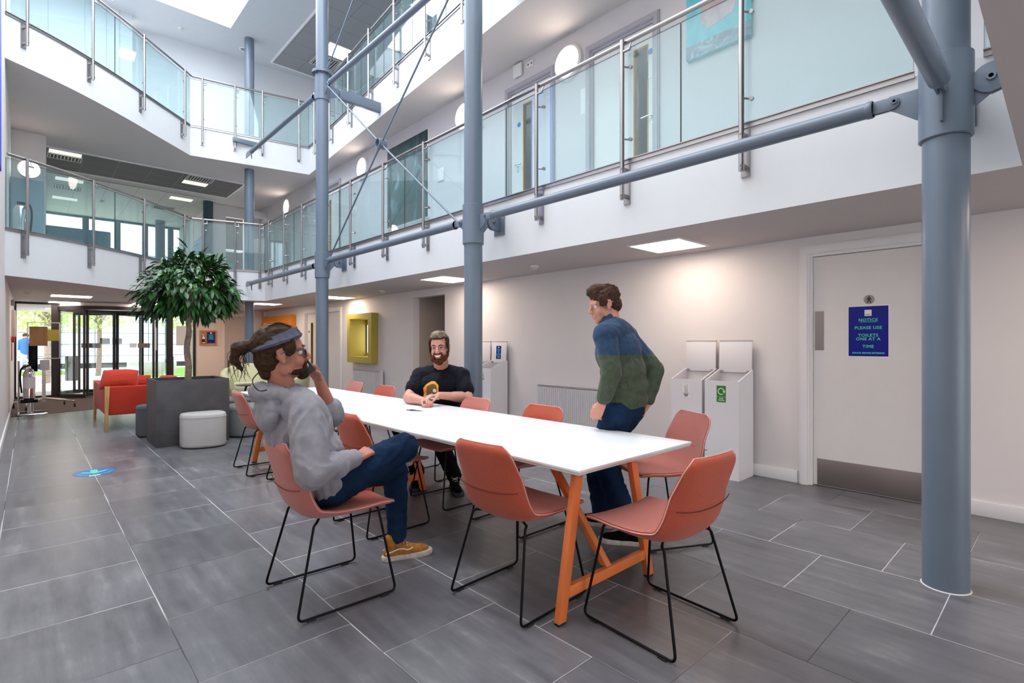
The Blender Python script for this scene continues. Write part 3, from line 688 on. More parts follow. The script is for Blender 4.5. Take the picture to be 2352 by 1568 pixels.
# end wall door, notice board
t = thing('end_wall_door', 'plain beige door in the peach end wall left of the slim far column', 'door', (4.45, 16.8, 0))
MB().box(4.17, 4.75, 16.785, 16.8, 0, 2.12).build('leaf', M['recess'], t); b = MB()
for q in ((4.08, 4.17, 0, 2.2), (4.17, 4.75, 2.12, 2.2)): b.box(q[0], q[1], 16.77, 16.8, q[2], q[3])
b.build('frame', M['peach'], t)
t = thing('end_wall_door', 'narrow pale door in the end wall right of the slim far column', 'door', (5.0, 16.8, 0))
MB().box(4.86, 5.2, 16.78, 16.8, 0, 2.08).build('leaf', M['doorp'], t); MB().box(4.80, 4.86, 16.776, 16.8, .3, 1.9).build('vision_slot', M['dark'], t)
MB().lathe((5.06, 16.774, 1.66), [(.05, 0), (.05, .006)], axis='y').build('round_sign', M['ink'], t); MB().box(5.0, 5.13, 16.774, 16.78, 1.38, 1.56).build('push_plate', M['plate'], t)
t = thing('notice_board', 'oak framed notice board on the peach end wall left of the column', 'notice board', (3.75, 16.8, 1.27))
MB().box(3.54, 3.965, 16.775, 16.8, 1.27, 1.68).build('board', M['cork'], t, bevel=.004)
b = MB()
for q in ((3.53, 3.555, 1.26, 1.69), (3.95, 3.975, 1.26, 1.69), (3.555, 3.95, 1.26, 1.285), (3.555, 3.95, 1.665, 1.69)): b.box(q[0], q[1], 16.765, 16.8, q[2], q[3])
b.build('frame', M['oak'], t)
t = thing('wall_poster', 'small blue poster pinned on the oak notice board', 'poster', (3.82, 16.773, 1.33))
MB().box(3.715, 3.92, 16.771, 16.7745, 1.325, 1.64).build('sheet', M['blue'], t)
b = MB()
for k, zz in enumerate((1.55, 1.52, 1.49, 1.46, 1.43)): w = (.07, .05, .065, .055, .07)[k]; b.box(3.818 - w, 3.818 + w, 16.770, 16.7712, zz, zz + .013)
b.build('lettering', M['mint'], t, smooth=0); MB().box(3.795, 3.84, 16.7695, 16.7712, 1.59, 1.63).build('crest', M['paper'], t)
t = thing('sanitiser_bottle', 'white pump bottle fixed on the oak notice board', 'bottle', (3.62, 16.745, 1.32))
MB().lathe((3.62, 16.74, 1.32), [(.03, 0), (.034, .01), (.034, .16), (.014, .19), (.012, .21)], seg=20).build('bottle', M['white'], t); MB().lathe((3.62, 16.74, 1.35), [(.0345, 0), (.0345, .09)], seg=20).build('label_band', M['ink'], t)
MB().cyl((3.62, 16.74, 1.53), (3.62, 16.74, 1.565), .008).box(3.58, 3.63, 16.733, 16.747, 1.56, 1.572).build('pump', M['white'], t)
# small camera like box in the far corner
MB().box(5.22, XW, 16.6, 16.75, 2.12, 2.28).build('alarm_box', M['white'], None, bevel=.006, label='small white box high in the far right corner', cat='alarm')
# blue banner high on the left wall
MB().box(XL, XL + .012, 7.6, 8.9, 3.42, 8.2).build('banner', M['banner'], None, label='tall blue banner hanging on the left wall at the left edge of the view', cat='banner')
MB().box(5.0, XW, 16.85, 17.0, 5.15, 5.32).build('alarm_box', M['white'], None, bevel=.006, label='small white box high in the corner of the first gallery', cat='alarm')
# floor sticker
fx = facing_mx((.49, 6.80, .0012), (1, 0, 0), (0, 1, 0))
t = thing('floor_sticker', 'round blue floor sticker with a green arrow', 'sticker', (.49, 6.80, 0))
MB().lathe((.49, 6.80, .0003), [(.175, 0), (.175, .0012)], seg=56).build('disc', M['signblue'], t)
MB().prism([(-.03, .13), (.03, .13), (.03, .0), (.09, .055), (.115, .03), (0, -.075), (-.115, .03), (-.09, .055), (-.03, .0)], .0006, .0012, fx).build('arrow', M['mint'], t, smooth=0)
b = MB()
for i in range(12):
    a = math.radians(200 + i * 12.7); c_, s_ = math.cos(a), math.sin(a); w = .008
    b.prism([(c_ * .13 - s_ * w, s_ * .13 + c_ * w), (c_ * .15 - s_ * w, s_ * .15 + c_ * w), (c_ * .15 + s_ * w, s_ * .15 - c_ * w), (c_ * .13 + s_ * w, s_ * .13 - c_ * w)], .0006, .0012, fx)
b.build('lettering', M['mint'], t, smooth=0)
MB().prism([(-.055, -.155), (.035, -.155), (.035, -.185), (-.055, -.185)], .0008, .0016, fx).build('white_patch', M['paper'], t, smooth=0)
# ================================================================ STEELWORK
SP = M['steelpaint']; XC = 3.65
def collar(t, x, y, z0, z1, r):
    MB().lathe((x, y, z0), [(r - .008, -.006), (r, 0), (r, z1 - z0), (r - .012, z1 - z0 + .006)], seg=48).build('collar', SP, t)
def gusset(t, mx, pts, th=.012, name='gusset_plate', bolt=None):
    MB().prism(pts, -th / 2, th / 2, mx).build(name, SP, t, bevel=.0015, smooth=30) if name else None
def hexbolt(t, p, ax, r=.016, l=.03):
    p = V(p); ax = V(ax).normalized(); b = MB().cyl(p - ax * l, p + ax * l, r * .5, seg=10)
    b.cyl(p + ax * (l * .5), p + ax * l, r, seg=6); b.cyl(p - ax * l, p - ax * (l * .5), r, seg=6)
    b.build('bolt', SP, t)
def column(x, y, z1, lab, r=.103, levels=(0,), flange=False, brX=True, top=True):
    t = thing('steel_column', lab, 'column', (x, y, 0))
    MB().cyl((x, y, 0), (x, y, z1), r, seg=56).build('shaft', SP, t, smooth=40)
    MB().lathe((x, y, 0), [(r + .007, 0), (r + .006, .002), (r, .004)], seg=48).build('floor_seal', M['slat'], t)
    for lv in levels:
        z0, zt = (2.43, 2.865) if lv == 0 else (5.44, 5.89)
        collar(t, x, y, z0, zt, r + .016)
        zb = z0 + .255 if lv == 0 else z0 + .19
        # plates along +Y and -Y that carry the ties
        for s in (1, -1):
            P = [(r, -.13), (r, .06), (.25, .06), (.27, .04), (.27, -.01), (.22, -.04)]
            mx = Matrix(((0, 0, 1, x), (s, 0, 0, y), (0, 1, 0, zb), (0, 0, 0, 1))); gusset(t, mx, P)
            hexbolt(t, (x, y + s * .225, zb + .02), (1, 0, 0))
        # plate towards the gallery
        xe = 4.05 if lv == 0 else 4.055 + .0797 * (y - .18)
        P = [(r, -.16), (r, .10), (.22, .12), (xe - x - .12, .12), (xe - x - .12, .03), (.2, -.05)]
        if lv == 0:
            gusset(t, Matrix(((1, 0, 0, x), (0, 0, 1, y), (0, 1, 0, zb), (0, 0, 0, 1))), P)
            R = .085; cx = xe - x - .11; pl = [(cx + R * math.cos(a), .03 + R * math.sin(a)) for a in [math.radians(90 + 15 * i) for i in range(13)]] + [(xe - x, -.055), (xe - x, .115)]
            for s in (-1, 1): gusset(t, Matrix(((1, 0, 0, x), (0, 0, 1, y + s * .014), (0, 1, 0, zb), (0, 0, 0, 1))), pl, name='knuckle_plate')
            hexbolt(t, (x + cx, y, zb + .03), (0, 1, 0), .02, .036)
            MB().box(xe - .012, xe - .001, y - .09, y + .09, zb - .10, zb + .16).build('wall_plate', SP, t, bevel=.002)
        else:
            b = MB(); b.box(x + .30, xe - .002, y - .05, y + .05, 5.565, 5.735); b.build('bracket_beam', SP, t, bevel=.006)
            MB().prism([(r, -.14), (r, .10), (.34, .07), (.34, -.04)], -.012, .012, Matrix(((1, 0, 0, x), (0, 0, 1, y), (0, 1, 0, 5.65), (0, 0, 0, 1)))).build('gusset_plate', SP, t, bevel=.002)
    if flange:
        MB().lathe((x, y, 5.905), [(.165, -.022), (.165, -.002), (.165, .002), (.165, .022)], seg=48).build('flange', SP, t)
        b = MB()
        for i in range(8): a = PI * (i + .5) / 4; b.cyl((x + .138 * math.cos(a), y + .138 * math.sin(a), 5.865), (x + .138 * math.cos(a), y + .138 * math.sin(a), 5.945), .013, seg=6)
        b.build('flange_bolts', SP, t)
    return t
c1 = column(XC, .46, ZR + .25, 'grey-blue steel column nearest the viewer, by the toilet door')
R = .078; pl = [(.185 + R * math.cos(a), R * math.sin(a)) for a in [math.radians(-90 - 15 * i) for i in range(13)]] + [(.285, R), (.285, -.05)]
for s in (-1, 1): gusset(c1, Matrix(((0, 0, 1, XC + s * .016), (-1, 0, 0, .46), (0, 1, 0, 2.695), (0, 0, 0, 1))), pl, name='knuckle_plate')
hexbolt(c1, (XC, .275, 2.695), (1, 0, 0), .022, .04)
# fin towards the hall for the cross tie
P = [(.10, -.17), (.10, .09), (.17, .05), (.145, -.17)]
MB().prism(P, -.006, .006, Matrix(((-1, 0, 0, XC), (0, 0, 1, .46), (0, 1, 0, 2.66), (0, 0, 0, 1)))).build('gusset_plate', SP, c1, bevel=.0015)
column(XC, 4.562, ZR + .25, 'grey-blue steel column rising behind the man in the black t-shirt', levels=(0, 1), flange=True)
column(XC, 8.665, ZR + .25, 'grey-blue steel column just left of the mustard window box', levels=(0, 1), flange=True)
t = thing('steel_column', 'slim grey-blue column at the far corner passing behind the curved galleries', 'column', (3.87, 13.42, 0))
for z0, z1 in ((0, Z1), (F1, Z2), (F2, ZR)): MB().cyl((3.87, 13.42, z0), (3.87, 13.42, z1), .105, seg=48).build('shaft', SP, t, smooth=40)
t = thing('steel_column', 'dark column at the office end of the first gallery', 'column', (3.84, 17.45, F1))
MB().cyl((3.84, 17.2, F1), (3.84, 17.2, Z2), .13, seg=40).build('shaft', M['tealcol'], t, smooth=40)
# ties
def tie(y0, y1, z, lab, r=.046, end=True):
    t = thing('tie_tube', lab, 'steel tie', (XC, (y0 + y1) / 2, z))
    a, c = min(y0, y1), max(y0, y1)
    MB().cyl((XC, a, z), (XC, c, z), r, seg=32).build('tube', SP, t, smooth=40)
    b = MB()
    for e, s in ((a, 1), (c, -1)): b.lathe((XC, e, z), [(r, 0), (r + .004, s * .006), (r + .004, s * .03), (r, s * .036)] if s > 0 else [(r, -.036), (r + .004, -.03), (r + .004, -.006), (r, 0)], seg=32, axis='y')
    b.build('end_rings', SP, t)
    for e, s in ((a, -1), (c, 1)):
        if abs(e - 12.5) < .2: continue
        for dx in (-.013, .013):
            MB().prism([(0, -.035), (.10, -.035), (.125, -.02), (.13, 0), (.125, .02), (.10, .035), (0, .035)], -.005, .005, Matrix(((0, 0, 1, XC + dx), (s, 0, 0, e), (0, 1, 0, z), (0, 0, 0, 1)))).build('fork_plate', SP, t, bevel=.001)
    return t
ties = []
for z, w, ys in ((2.70, 'lower', ((.46, 4.562), (4.562, 8.665))), (5.64, 'upper', ((4.562, 8.665),))):
    for y0, y1 in ys:
        tie(y0 + .33, y1 - .33, z, '%s grey-blue tie tube between the %s columns' % (w, 'two nearest' if y0 < 1 else 'middle and third'))
for z, w in ((2.67, 'lower'), (5.62, 'upper')):
    t = tie(8.665 + .33, 12.5, z, '%s grey-blue tie tube reaching from the third column to the far gallery edge' % w)
    MB().prism([(-.02, -.02), (.03, .05), (.34, .07), (.40, .02), (.40, -.06), (.05, -.05), (-.01, -.17), (-.03, -.16)], -.006, .006, Matrix(((0, 0, 1, XC), (1, 0, 0, 12.5), (0, 1, 0, z), (0, 0, 0, 1)))).build('end_fin', SP, t, bevel=.001)
MB().box(3.40, 4.0, 12.96, 13.03, 5.92, 6.02).build('steel_bracket', SP, None, bevel=.004, label='grey box bracket on the upper far gallery edge by the slim column', cat='bracket')
t = thing('tie_tube', 'thick grey-blue tube crossing overhead from the nearest column to the left', 'steel tie', (1.6, .46, 2.68))
MB().cyl((3.43, .46, 2.68), (-.2, .46, 2.68), .049, seg=32).build('tube', SP, t, smooth=40)
MB().prism([(0, -.03), (.10, -.03), (.10, .03), (0, .03)], -.005, .005, Matrix(((1, 0, 0, 3.42), (0, 0, 1, .475), (0, 1, 0, 2.665), (0, 0, 0, 1)))).build('fork_plate', SP, t)
MB().prism([(0, -.03), (.10, -.03), (.10, .03), (0, .03)], -.005, .005, Matrix(((1, 0, 0, 3.42), (0, 0, 1, .445), (0, 1, 0, 2.665), (0, 0, 0, 1)))).build('fork_plate', SP, t)
# crossed rods between the middle and third columns
def brace(ya, yb, za, zb, lab):
    ym, zm = (ya + yb) / 2 + .04, (za + zb) / 2
    t = thing('cross_brace', lab, 'brace', (XC, ym, zm))
    MB().lathe((XC - .06, ym, zm), [(.062, 0), (.07, .004), (.07, .116), (.062, .12), (.054, .116), (.054, .004)], seg=40, axis='x').build('ring', SP, t) if False else None
    b = MB(); seg = 40; R = []
    for r, h in ((.056, -.06), (.070, -.06), (.070, .06), (.056, .06)): R.append([V((XC + h, ym + r * math.cos(2 * PI * i / seg), zm + r * math.sin(2 * PI * i / seg))) for i in range(seg)])
    b.rings(R, closed=True); b.cyl((XC - .02, ym, zm), (XC + .02, ym, zm), .02, seg=6); b.build('ring', SP, t)
    for y, z in ((ya, za), (ya, zb), (yb, za), (yb, zb)):
        p = V((XC, y, z)); c = V((XC, ym, zm)); d = (c - p).normalized()
        b = MB(); b.cyl(p + d * .06, c - d * .05, .0125, seg=14); b.cyl(c - d * .09, c - d * .06, .02, seg=12); b.cyl(p - d * .01, p + d * .10, .02, .014, seg=12); b.build('rod', SP, t)
    return t
brace(4.80, 8.42, 2.69, 5.60, 'crossed steel rods with a ring at the centre between the middle and third columns')
brace(4.80, 8.42, 5.92, 8.55, 'crossed steel rods above the upper tie tube, leaving the view at the top')

# ================================================================ BALUSTRADES
def offset(poly, o):
    out = []
    for i in range(len(poly)):
        a, b = poly[max(0, i - 1)], poly[min(len(poly) - 1, i + 1)]; dx, dy = b[0] - a[0], b[1] - a[1]; l = math.hypot(dx, dy)
        out.append((poly[i][0] + dy / l * o, poly[i][1] - dx / l * o))
    return out
def proj(poly, p):
    """nearest point on a plan polyline: point, direction, arclength"""
    best = None; s = 0
    for i in range(len(poly) - 1):
        a, b = V((*poly[i], 0)), V((*poly[i + 1], 0)); d = b - a; L = d.length; d = d / L
        t = max(0, min(L, (V((p[0], p[1], 0)) - a).dot(d))); q = a + d * t; e = (q - V((p[0], p[1], 0))).length
        if best is None or e < best[0]: best = (e, q, d, s + t)
        s += L
    return best[1:]
def between(poly, s0, s1):
    pts = []; s = 0
    for i in range(len(poly) - 1):
        a, b = V((*poly[i], 0)), V((*poly[i + 1], 0)); L = (b - a).length
        for u in (s0, s1):
            if s <= u <= s + L: pts.append((u, a.lerp(b, (u - s) / L)))
        if s0 < s < s1: pts.append((s, a))
        s += L
    pts.sort(key=lambda q: q[0]); out = []
    for u, p in pts:
        if not out or (out[-1] - p).length > 1e-3: out.append(p)
    return out
def ribbon(b, pts, th, z0, z1):
    """upright sheet of thickness th along plan points"""
    pl = [(p[0], p[1]) for p in pts]; A = offset(pl, th / 2); B = offset(pl, -th / 2)
    vs = []
    for k in range(len(pl)): vs.append([V((*A[k], z0)), V((*B[k], z0)), V((*B[k], z1)), V((*A[k], z1))])
    return b.rings(vs)
def balustrade(edge, posts, F, label, joints=(), clamps=True, side=1, rail_ext=None):
    """edge: plan line of the fascia (void on the right of its direction); posts: plan points near it"""
    c0 = edge[len(edge) // 2]; t = thing('balustrade', label, 'balustrade', (c0[0], c0[1], F))
    rl = offset(edge, .044 * side); ps = offset(edge, .083 * side); gl = offset(edge, .015 * side); zr = F + 1.092
    if rail_ext: rl = [rail_ext(rl)] + rl if False else rl
    MB().tube(fillet([(p[0], p[1], zr) for p in rl], .12, 4), .022, 18).build('handrail', M['steel'], t, smooth=60)
    b = MB(); ribbon(b, offset(edge, .009 * side), .014, F - .012, F + .022); ribbon(b, offset(edge, .016 * side), .026, F + .022, F + .030); b.build('bottom_channel', M['steel2'], t, smooth=30)
    S = []
    for p in posts:
        q, d, s = proj(ps, p); S.append(s); n = V((d.y, -d.x, 0)) * side; e = q - n * .083
        po = MB().cyl((q.x, q.y, F - .355), (q.x, q.y, F + 1.10), .0205, seg=20).build('post', M['steel'], t)
        # fixing plate on the fascia, bolts, rail stem
        c = e + n * .007; mx = Matrix(((d.x, n.x, 0, c.x), (d.y, n.y, 0, c.y), (0, 0, 1, F), (0, 0, 0, 1)))
        b = MB().box(-.034, .034, -.006, .006, -.385, -.02, mx); b.box(-.034, .034, -.006, .006, -.385, -.02, mx) if False else None
        b.box(-.012, .012, .006, .055, -.33, -.30, mx); b.box(-.012, .012, .006, .055, -.09, -.06, mx); b.build('fixing_plate', M['steel2'], po, smooth=0)
        b = MB()
        for zz in (F - .075, F - .315): b.cyl(q + V((0, 0, zz)), q + n * .03 + V((0, 0, zz)), .008, seg=10)
        b.build('bolts', M['steel'], po)
        if clamps:
            g = q - n * .060
            for zz in (F + .20, F + .86):
                b = MB(); b.cyl(q + V((0, 0, zz)), g + d * .035 + V((0, 0, zz)), .008, seg=8); b.cyl(g + d * .05 + n * .012 + V((0, 0, zz)), g + d * .05 - n * .012 + V((0, 0, zz)), .017, seg=12); b.build('glass_clamp', M['steel2'], po)
            b = MB(); zz = F + .99; b.cyl(q + V((0, 0, zz)), q + d * .085 + V((0, 0, zz)), .013, seg=10); b.cyl(q + d * .07 + V((0, 0, zz)), q + d * .07 - n * .039 + V((0, 0, zr - .02)), .007, seg=8); b.build('rail_arm', M['steel2'], po)
    # glass sheets, butt jointed between posts
    J = sorted([proj(gl, p)[2] for p in joints]); tot = sum((V((*gl[i + 1], 0)) - V((*gl[i], 0))).length for i in range(len(gl) - 1))
    cuts = [0] + J + [tot]
    for i in range(len(cuts) - 1):
        a, c = cuts[i] + .004, cuts[i + 1] - .004
        if c - a < .05: continue
        pts = between(gl, a, c); g = ribbon(MB(), pts, .010, F + .03, F + 1.045).build('glass_panel', M['glass'], t, smooth=30)
        b = MB()
        for e, d in ((pts[0], (pts[1] - pts[0]).normalized()), (pts[-1], (pts[-2] - pts[-1]).normalized())):
            mx = Matrix(((d.x, -d.y, 0, e.x), (d.y, d.x, 0, e.y), (0, 0, 1, 0), (0, 0, 0, 1))); b.box(-.0012, 0, -.005, .005, F + .03, F + 1.045, mx)
        ribbon(b, pts, .0102, F + 1.045, F + 1.0465); b.build('polished_edge', M['edge'], g, smooth=0)
    return t
E1 = [(4.05, 12.85), (4.05, .18)]
pr = [(4, y) for y in (.66, 1.702, 2.786, 3.88, 4.98, 6.053, 7.166, 8.267, 9.29, 10.4, 11.4, 12.35)]
E1n = [(4.05, 12.85), (4.05, .66)]
balustrade(E1n, pr[1:], F1, 'glass and steel balustrade along the straight edge of the first gallery', joints=[(4.05, y) for y in (2.24, 4.434, 6.644, 8.828, 11.0)])
balustrade([(4.05, .34), (4.05, .185)], [], F1, 'short end of balustrade glass right of the nearest column')
FAR1 = CURVE + [(4.05, 12.85)]
balustrade(FAR1, [(-.024, 10.64), (.794, 11.277), (1.613, 12.085), (2.45, 12.98), (2.843, 13.16), (3.438, 12.965), (3.922, 12.81)], F1, 'glass and steel balustrade along the curved edge of the first gallery',
           joints=[(1.15, 11.65), (2.66, 13.2), (3.7, 12.9)])
FAR2 = CURVE + [(5.06, 12.79)]
balustrade(FAR2, [(-.024, 10.64), (.788, 11.271), (1.613, 12.085), (2.46, 12.99), (2.83, 13.18), (3.46, 13.05), (4.017, 12.93), (4.804, 12.76)], F2, 'glass and steel balustrade along the curved edge of the upper gallery',
           joints=[(1.15, 11.65), (2.66, 13.2), (3.75, 12.97)])
def u2(y): return (4.055 + .0797 * (y - .18), y)
balustrade([u2(12.79), u2(.3)], [u2(y) for y in (12.15, 11.11, 10.01, 8.98, 7.91, 6.82, 5.767, 4.7, 3.6, 2.5, 1.4)], F2, 'glass and steel balustrade along the straight edge of the upper gallery',
           joints=[u2(y) for y in (11.6, 10.5, 9.5, 8.45, 7.35, 6.3, 5.2, 4.1, 3.0, 2.0)])
# ================================================================ FURNITURE
# ---- long table
t = thing('meeting_table', 'long white meeting table on orange trestle legs', 'table', (2.34, 4.15, 0))
MB().box(1.83, 2.86, 1.52, 6.78, .728, .74).build('tabletop', M['tabletop'], t, bevel=.0015)
MB().box(1.834, 2.856, 1.524, 6.776, .716, .7279).build('top_edge', M['tedge'], t)
MB().box(2.13, 2.23, 1.7, 6.6, .690, .7159).build('top_rail', M['black'], t)
def bar(b, p0, p1, wx, wy):
    """rectangular leg between two points, sheared so that its ends stay level"""
    p0, p1 = V(p0), V(p1)
    b.rings([[p + V((sx * wx / 2, sy * wy / 2, 0)) for sx, sy in ((-1, -1), (1, -1), (1, 1), (-1, 1))] for p in (p0, p1)])
for i, y in enumerate((1.63, 3.93, 6.15)):
    for xf, xt in ((1.825, 1.955), (2.575, 2.40)):
        b = MB(); bar(b, (xf, y, .012), (xt, y, .716), .052, .034); lg = b.build('leg', M['orange'], t, bevel=.002); b = MB(); bar(b, (xf, y, 0), (xf, y, .012), .048, .03); b.build('foot_pad', M['rubber'], lg)
    zc = .14; f = lambda xf, xt: xf + (xt - xf) * zc / .716
    MB().box(f(1.825, 1.955) + .024, f(2.575, 2.40) - .024, y - .015, y + .015, zc - .026, zc + .026).build('cross_bar', M['orange'], t, bevel=.002)
    for s in ((1,), (1, -1), (-1,))[i]:
        b = MB(); P0, P1 = V((2.20, y + s * .015, .165)), V((2.17, y + s * .42, .70)); w = V((.02, 0, 0)); d = V((0, .022, 0))
        b.rings([[p + w * a + d * c for a, c in ((-1, -1), (1, -1), (1, 1), (-1, 1))] for p in (P0, P1)]); b.build('brace', M['orange'], t, bevel=.002)
# things on it
t = thing('face_mask', 'folded dark navy fabric mask with black loops on the table before the man', 'mask', (2.50, 3.72, .741))
def slab_blob(poly, z0, z1, name, m, p, bev=.006): return MB().prism(poly, z0, z1).build(name, m, p, bevel=bev, smooth=60)

# ---- sled chair
PROF = catmull([(.243, 0, .476), (.225, 0, .482), (.18, 0, .484), (.09, 0, .478), (-.04, 0, .462), (-.12, 0, .462), (-.175, 0, .485), (-.212, 0, .545), (-.236, 0, .62), (-.258, 0, .70), (-.275, 0, .77), (-.290, 0, .835)], 5)
def shell_part(k0, k1, nm, m, t, off=0.0, th=.030):
    P = PROF[k0:k1 + 1]; n = len(PROF) - 1; NV = 16
    L = [0]
    for i in range(1, len(PROF)): L.append(L[-1] + (PROF[i] - PROF[i - 1]).length)
    tot = L[-1]
    def hw(s):
        a = s / tot
        w = .243 if a < .30 else .243 - .008 * (a - .3) / .25 if a < .55 else .235 - .042 * ((a - .55) / .45) ** 1.1
        R = .075
        for e in (s + .034, tot - s + .006):
            if e < R: w -= R - math.sqrt(max(0, R * R - (R - e) ** 2))
        return max(w, .05)
    top, bot = [], []
    for k in range(k0, k1 + 1):
        p = PROF[k]; tn = (PROF[min(k + 1, n)] - PROF[max(k - 1, 0)]).normalized(); nr = V((tn.z, 0, -tn.x))   # towards the sitter
        if nr.x < 0 and nr.z < 0: nr = -nr
        s = L[k]; w = hw(s); a = s / tot; curl = (.030 * max(0, min(1, (a - .2) / .25)) + .006) * max(.12, min(1, (1.0 - a) / .22))
        ra, rb = [], []
        for j in range(NV + 1):
            v = -1 + 2 * j / NV; q = p + V((0, v * w, -(.007, .003, .001)[k] if k < 3 else 0)) + nr * (curl * abs(v) ** 2.6 + .5 * .012 * (1 - (1 - v * v) ** .5))
            tt = th * (1 - .40 * abs(v) ** 10)
            if k <= 2 or k >= n - 2: tt *= (.45, .75, .92)[min(k, n - k)]
            ra.append(q); rb.append(q - nr * tt)
        top.append(ra); bot.append(rb)
    b = MB(); b.rings([a + c[::-1] for a, c in zip(top, bot)])
    per = 2 * (NV + 1)
    b.bm.faces.index_update()
    for f in list(b.bm.faces)[:-2]: f.material_index = 1 if f.index % per < NV else 0
    o = b.build(nm, list(m), t, smooth=50)
    mid = lambda k, j, q: top[k][j].lerp(bot[k][j], .5) + V((0, q * .002, 0))
    R = range(len(top)); path = [mid(k, NV, 1) for k in R]; oth = [mid(k, 0, -1) for k in R]
    if k0 == 0: path = oth[::-1] + [mid(0, j, 0) + V((.002, 0, 0)) for j in range(1, NV)] + path
    else: path = path + [mid(len(top) - 1, j, 0) + V((0, 0, .002)) for j in range(NV - 1, 0, -1)] + oth[::-1]
    MB().tube(path, .0032, 6).build('piping', M['pipe'], o, smooth=60)
    return o
def make_chair(mo):
    t = thing('meeting_chair', 'x', 'chair'); n = len(PROF) - 1; ks = 40
    shell_part(0, ks, 'seat', mo, t); shell_part(ks, n, 'backrest', mo, t, th=.0285)
    p = PROF[ks]; tn = (PROF[ks + 1] - PROF[ks - 1]).normalized(); nr = V((tn.z, 0, -tn.x)); nr = -nr if nr.x < 0 else nr
    MB().tube([p - nr * (.0300 - .030 * abs(v) ** 2.6) + V((0, v * .228, -.016 * (1 - v * v))) for v in [-.93 + .93 * i / 12 for i in range(25)]], .0022, 6).build('seam', M['fabseam'], t, smooth=60)
    MB().tube([p + nr * (.0005 + .034 * abs(v) ** 2.6) + V((0, v * .225, -.006 * (1 - v * v))) for v in [-.93 + .93 * i / 12 for i in range(25)]], .0022, 6).build('seam', M['fabseam'], t, smooth=60)
    for s in (-1, 1):
        w0, w1 = .185, .252; r = .0065
        P = [(.12, s * .10, .455), (.17, s * w0, .452), (.176, s * (w0 + .004), .44), (.245, s * w1, .012), (-.265, s * w1, .012), (-.165, s * (w0 + .004), .425), (-.15, s * w0, .437), (-.10, s * .10, .440)]
        b = MB(); b.tube(fillet(P, .035, 5), r, 10)
        lg = b.build('sled_leg', M['black'], t, smooth=60)
        for x in (.18, -.20): MB().box(x - .022, x + .022, s * w1 - .008, s * w1 + .008, .001, .010).build('glide', M['rubber'], lg, bevel=.002)
    b = MB(); b.box(-.12, .15, -.11, .11, .436, .450); b.build('seat_bracket', M['black'], t)
    return t
protos = {'o': make_chair((M['fab'], M['fabp'])), 's': make_chair((M['fabp'], M['fab']))}; used = set()
def chair(x, y, deg, lab, kind='o', grp=None):
    c = protos[kind] if kind not in used else copy_tree(protos[kind]); used.add(kind)
    c.location = (x, y, 0); c.rotation_euler = (0, 0, math.radians(deg)); c['label'] = lab; c['group'] = grp or 'sled base chairs around the long table'; return c
chair(1.19, 2.70, -2, 'salmon backed sled chair that the man in the grey hoodie sits on', 's')
chair(1.90, 1.98, 3, 'orange sled chair with its back to the viewer, tucked in at the near table end')
chair(2.20, 1.34, 86, 'orange backed sled chair with salmon seat at the near short end of the table')
chair(3.16, 1.93, 152, 'salmon seated sled chair standing askew in front of the recycling bins')
chair(1.90, 3.44, 1, 'orange sled chair tucked in just behind the hands of the man in the hoodie')
chair(1.83, 5.75, -2, 'salmon backed sled chair at the far left of the table beside the grey planter', 's')
chair(1.93, 5.00, 1, 'orange sled chair behind the man in the hoodie, only its black legs showing')
chair(2.64, 2.77, 180, 'orange fronted sled chair on the far side directly left of the standing man', 's')
chair(2.62, 3.58, 178, 'salmon fronted sled chair just right of the man in the black t-shirt')
chair(3.02, 4.36, 186, 'orange sled chair under the man in the black t-shirt, hidden behind the table')
chair(2.69, 5.28, 182, 'orange fronted sled chair between the short radiator and the man in black', 's')
chair(2.72, 6.10, 178, 'salmon fronted sled chair below the mustard window box, farthest of its row')

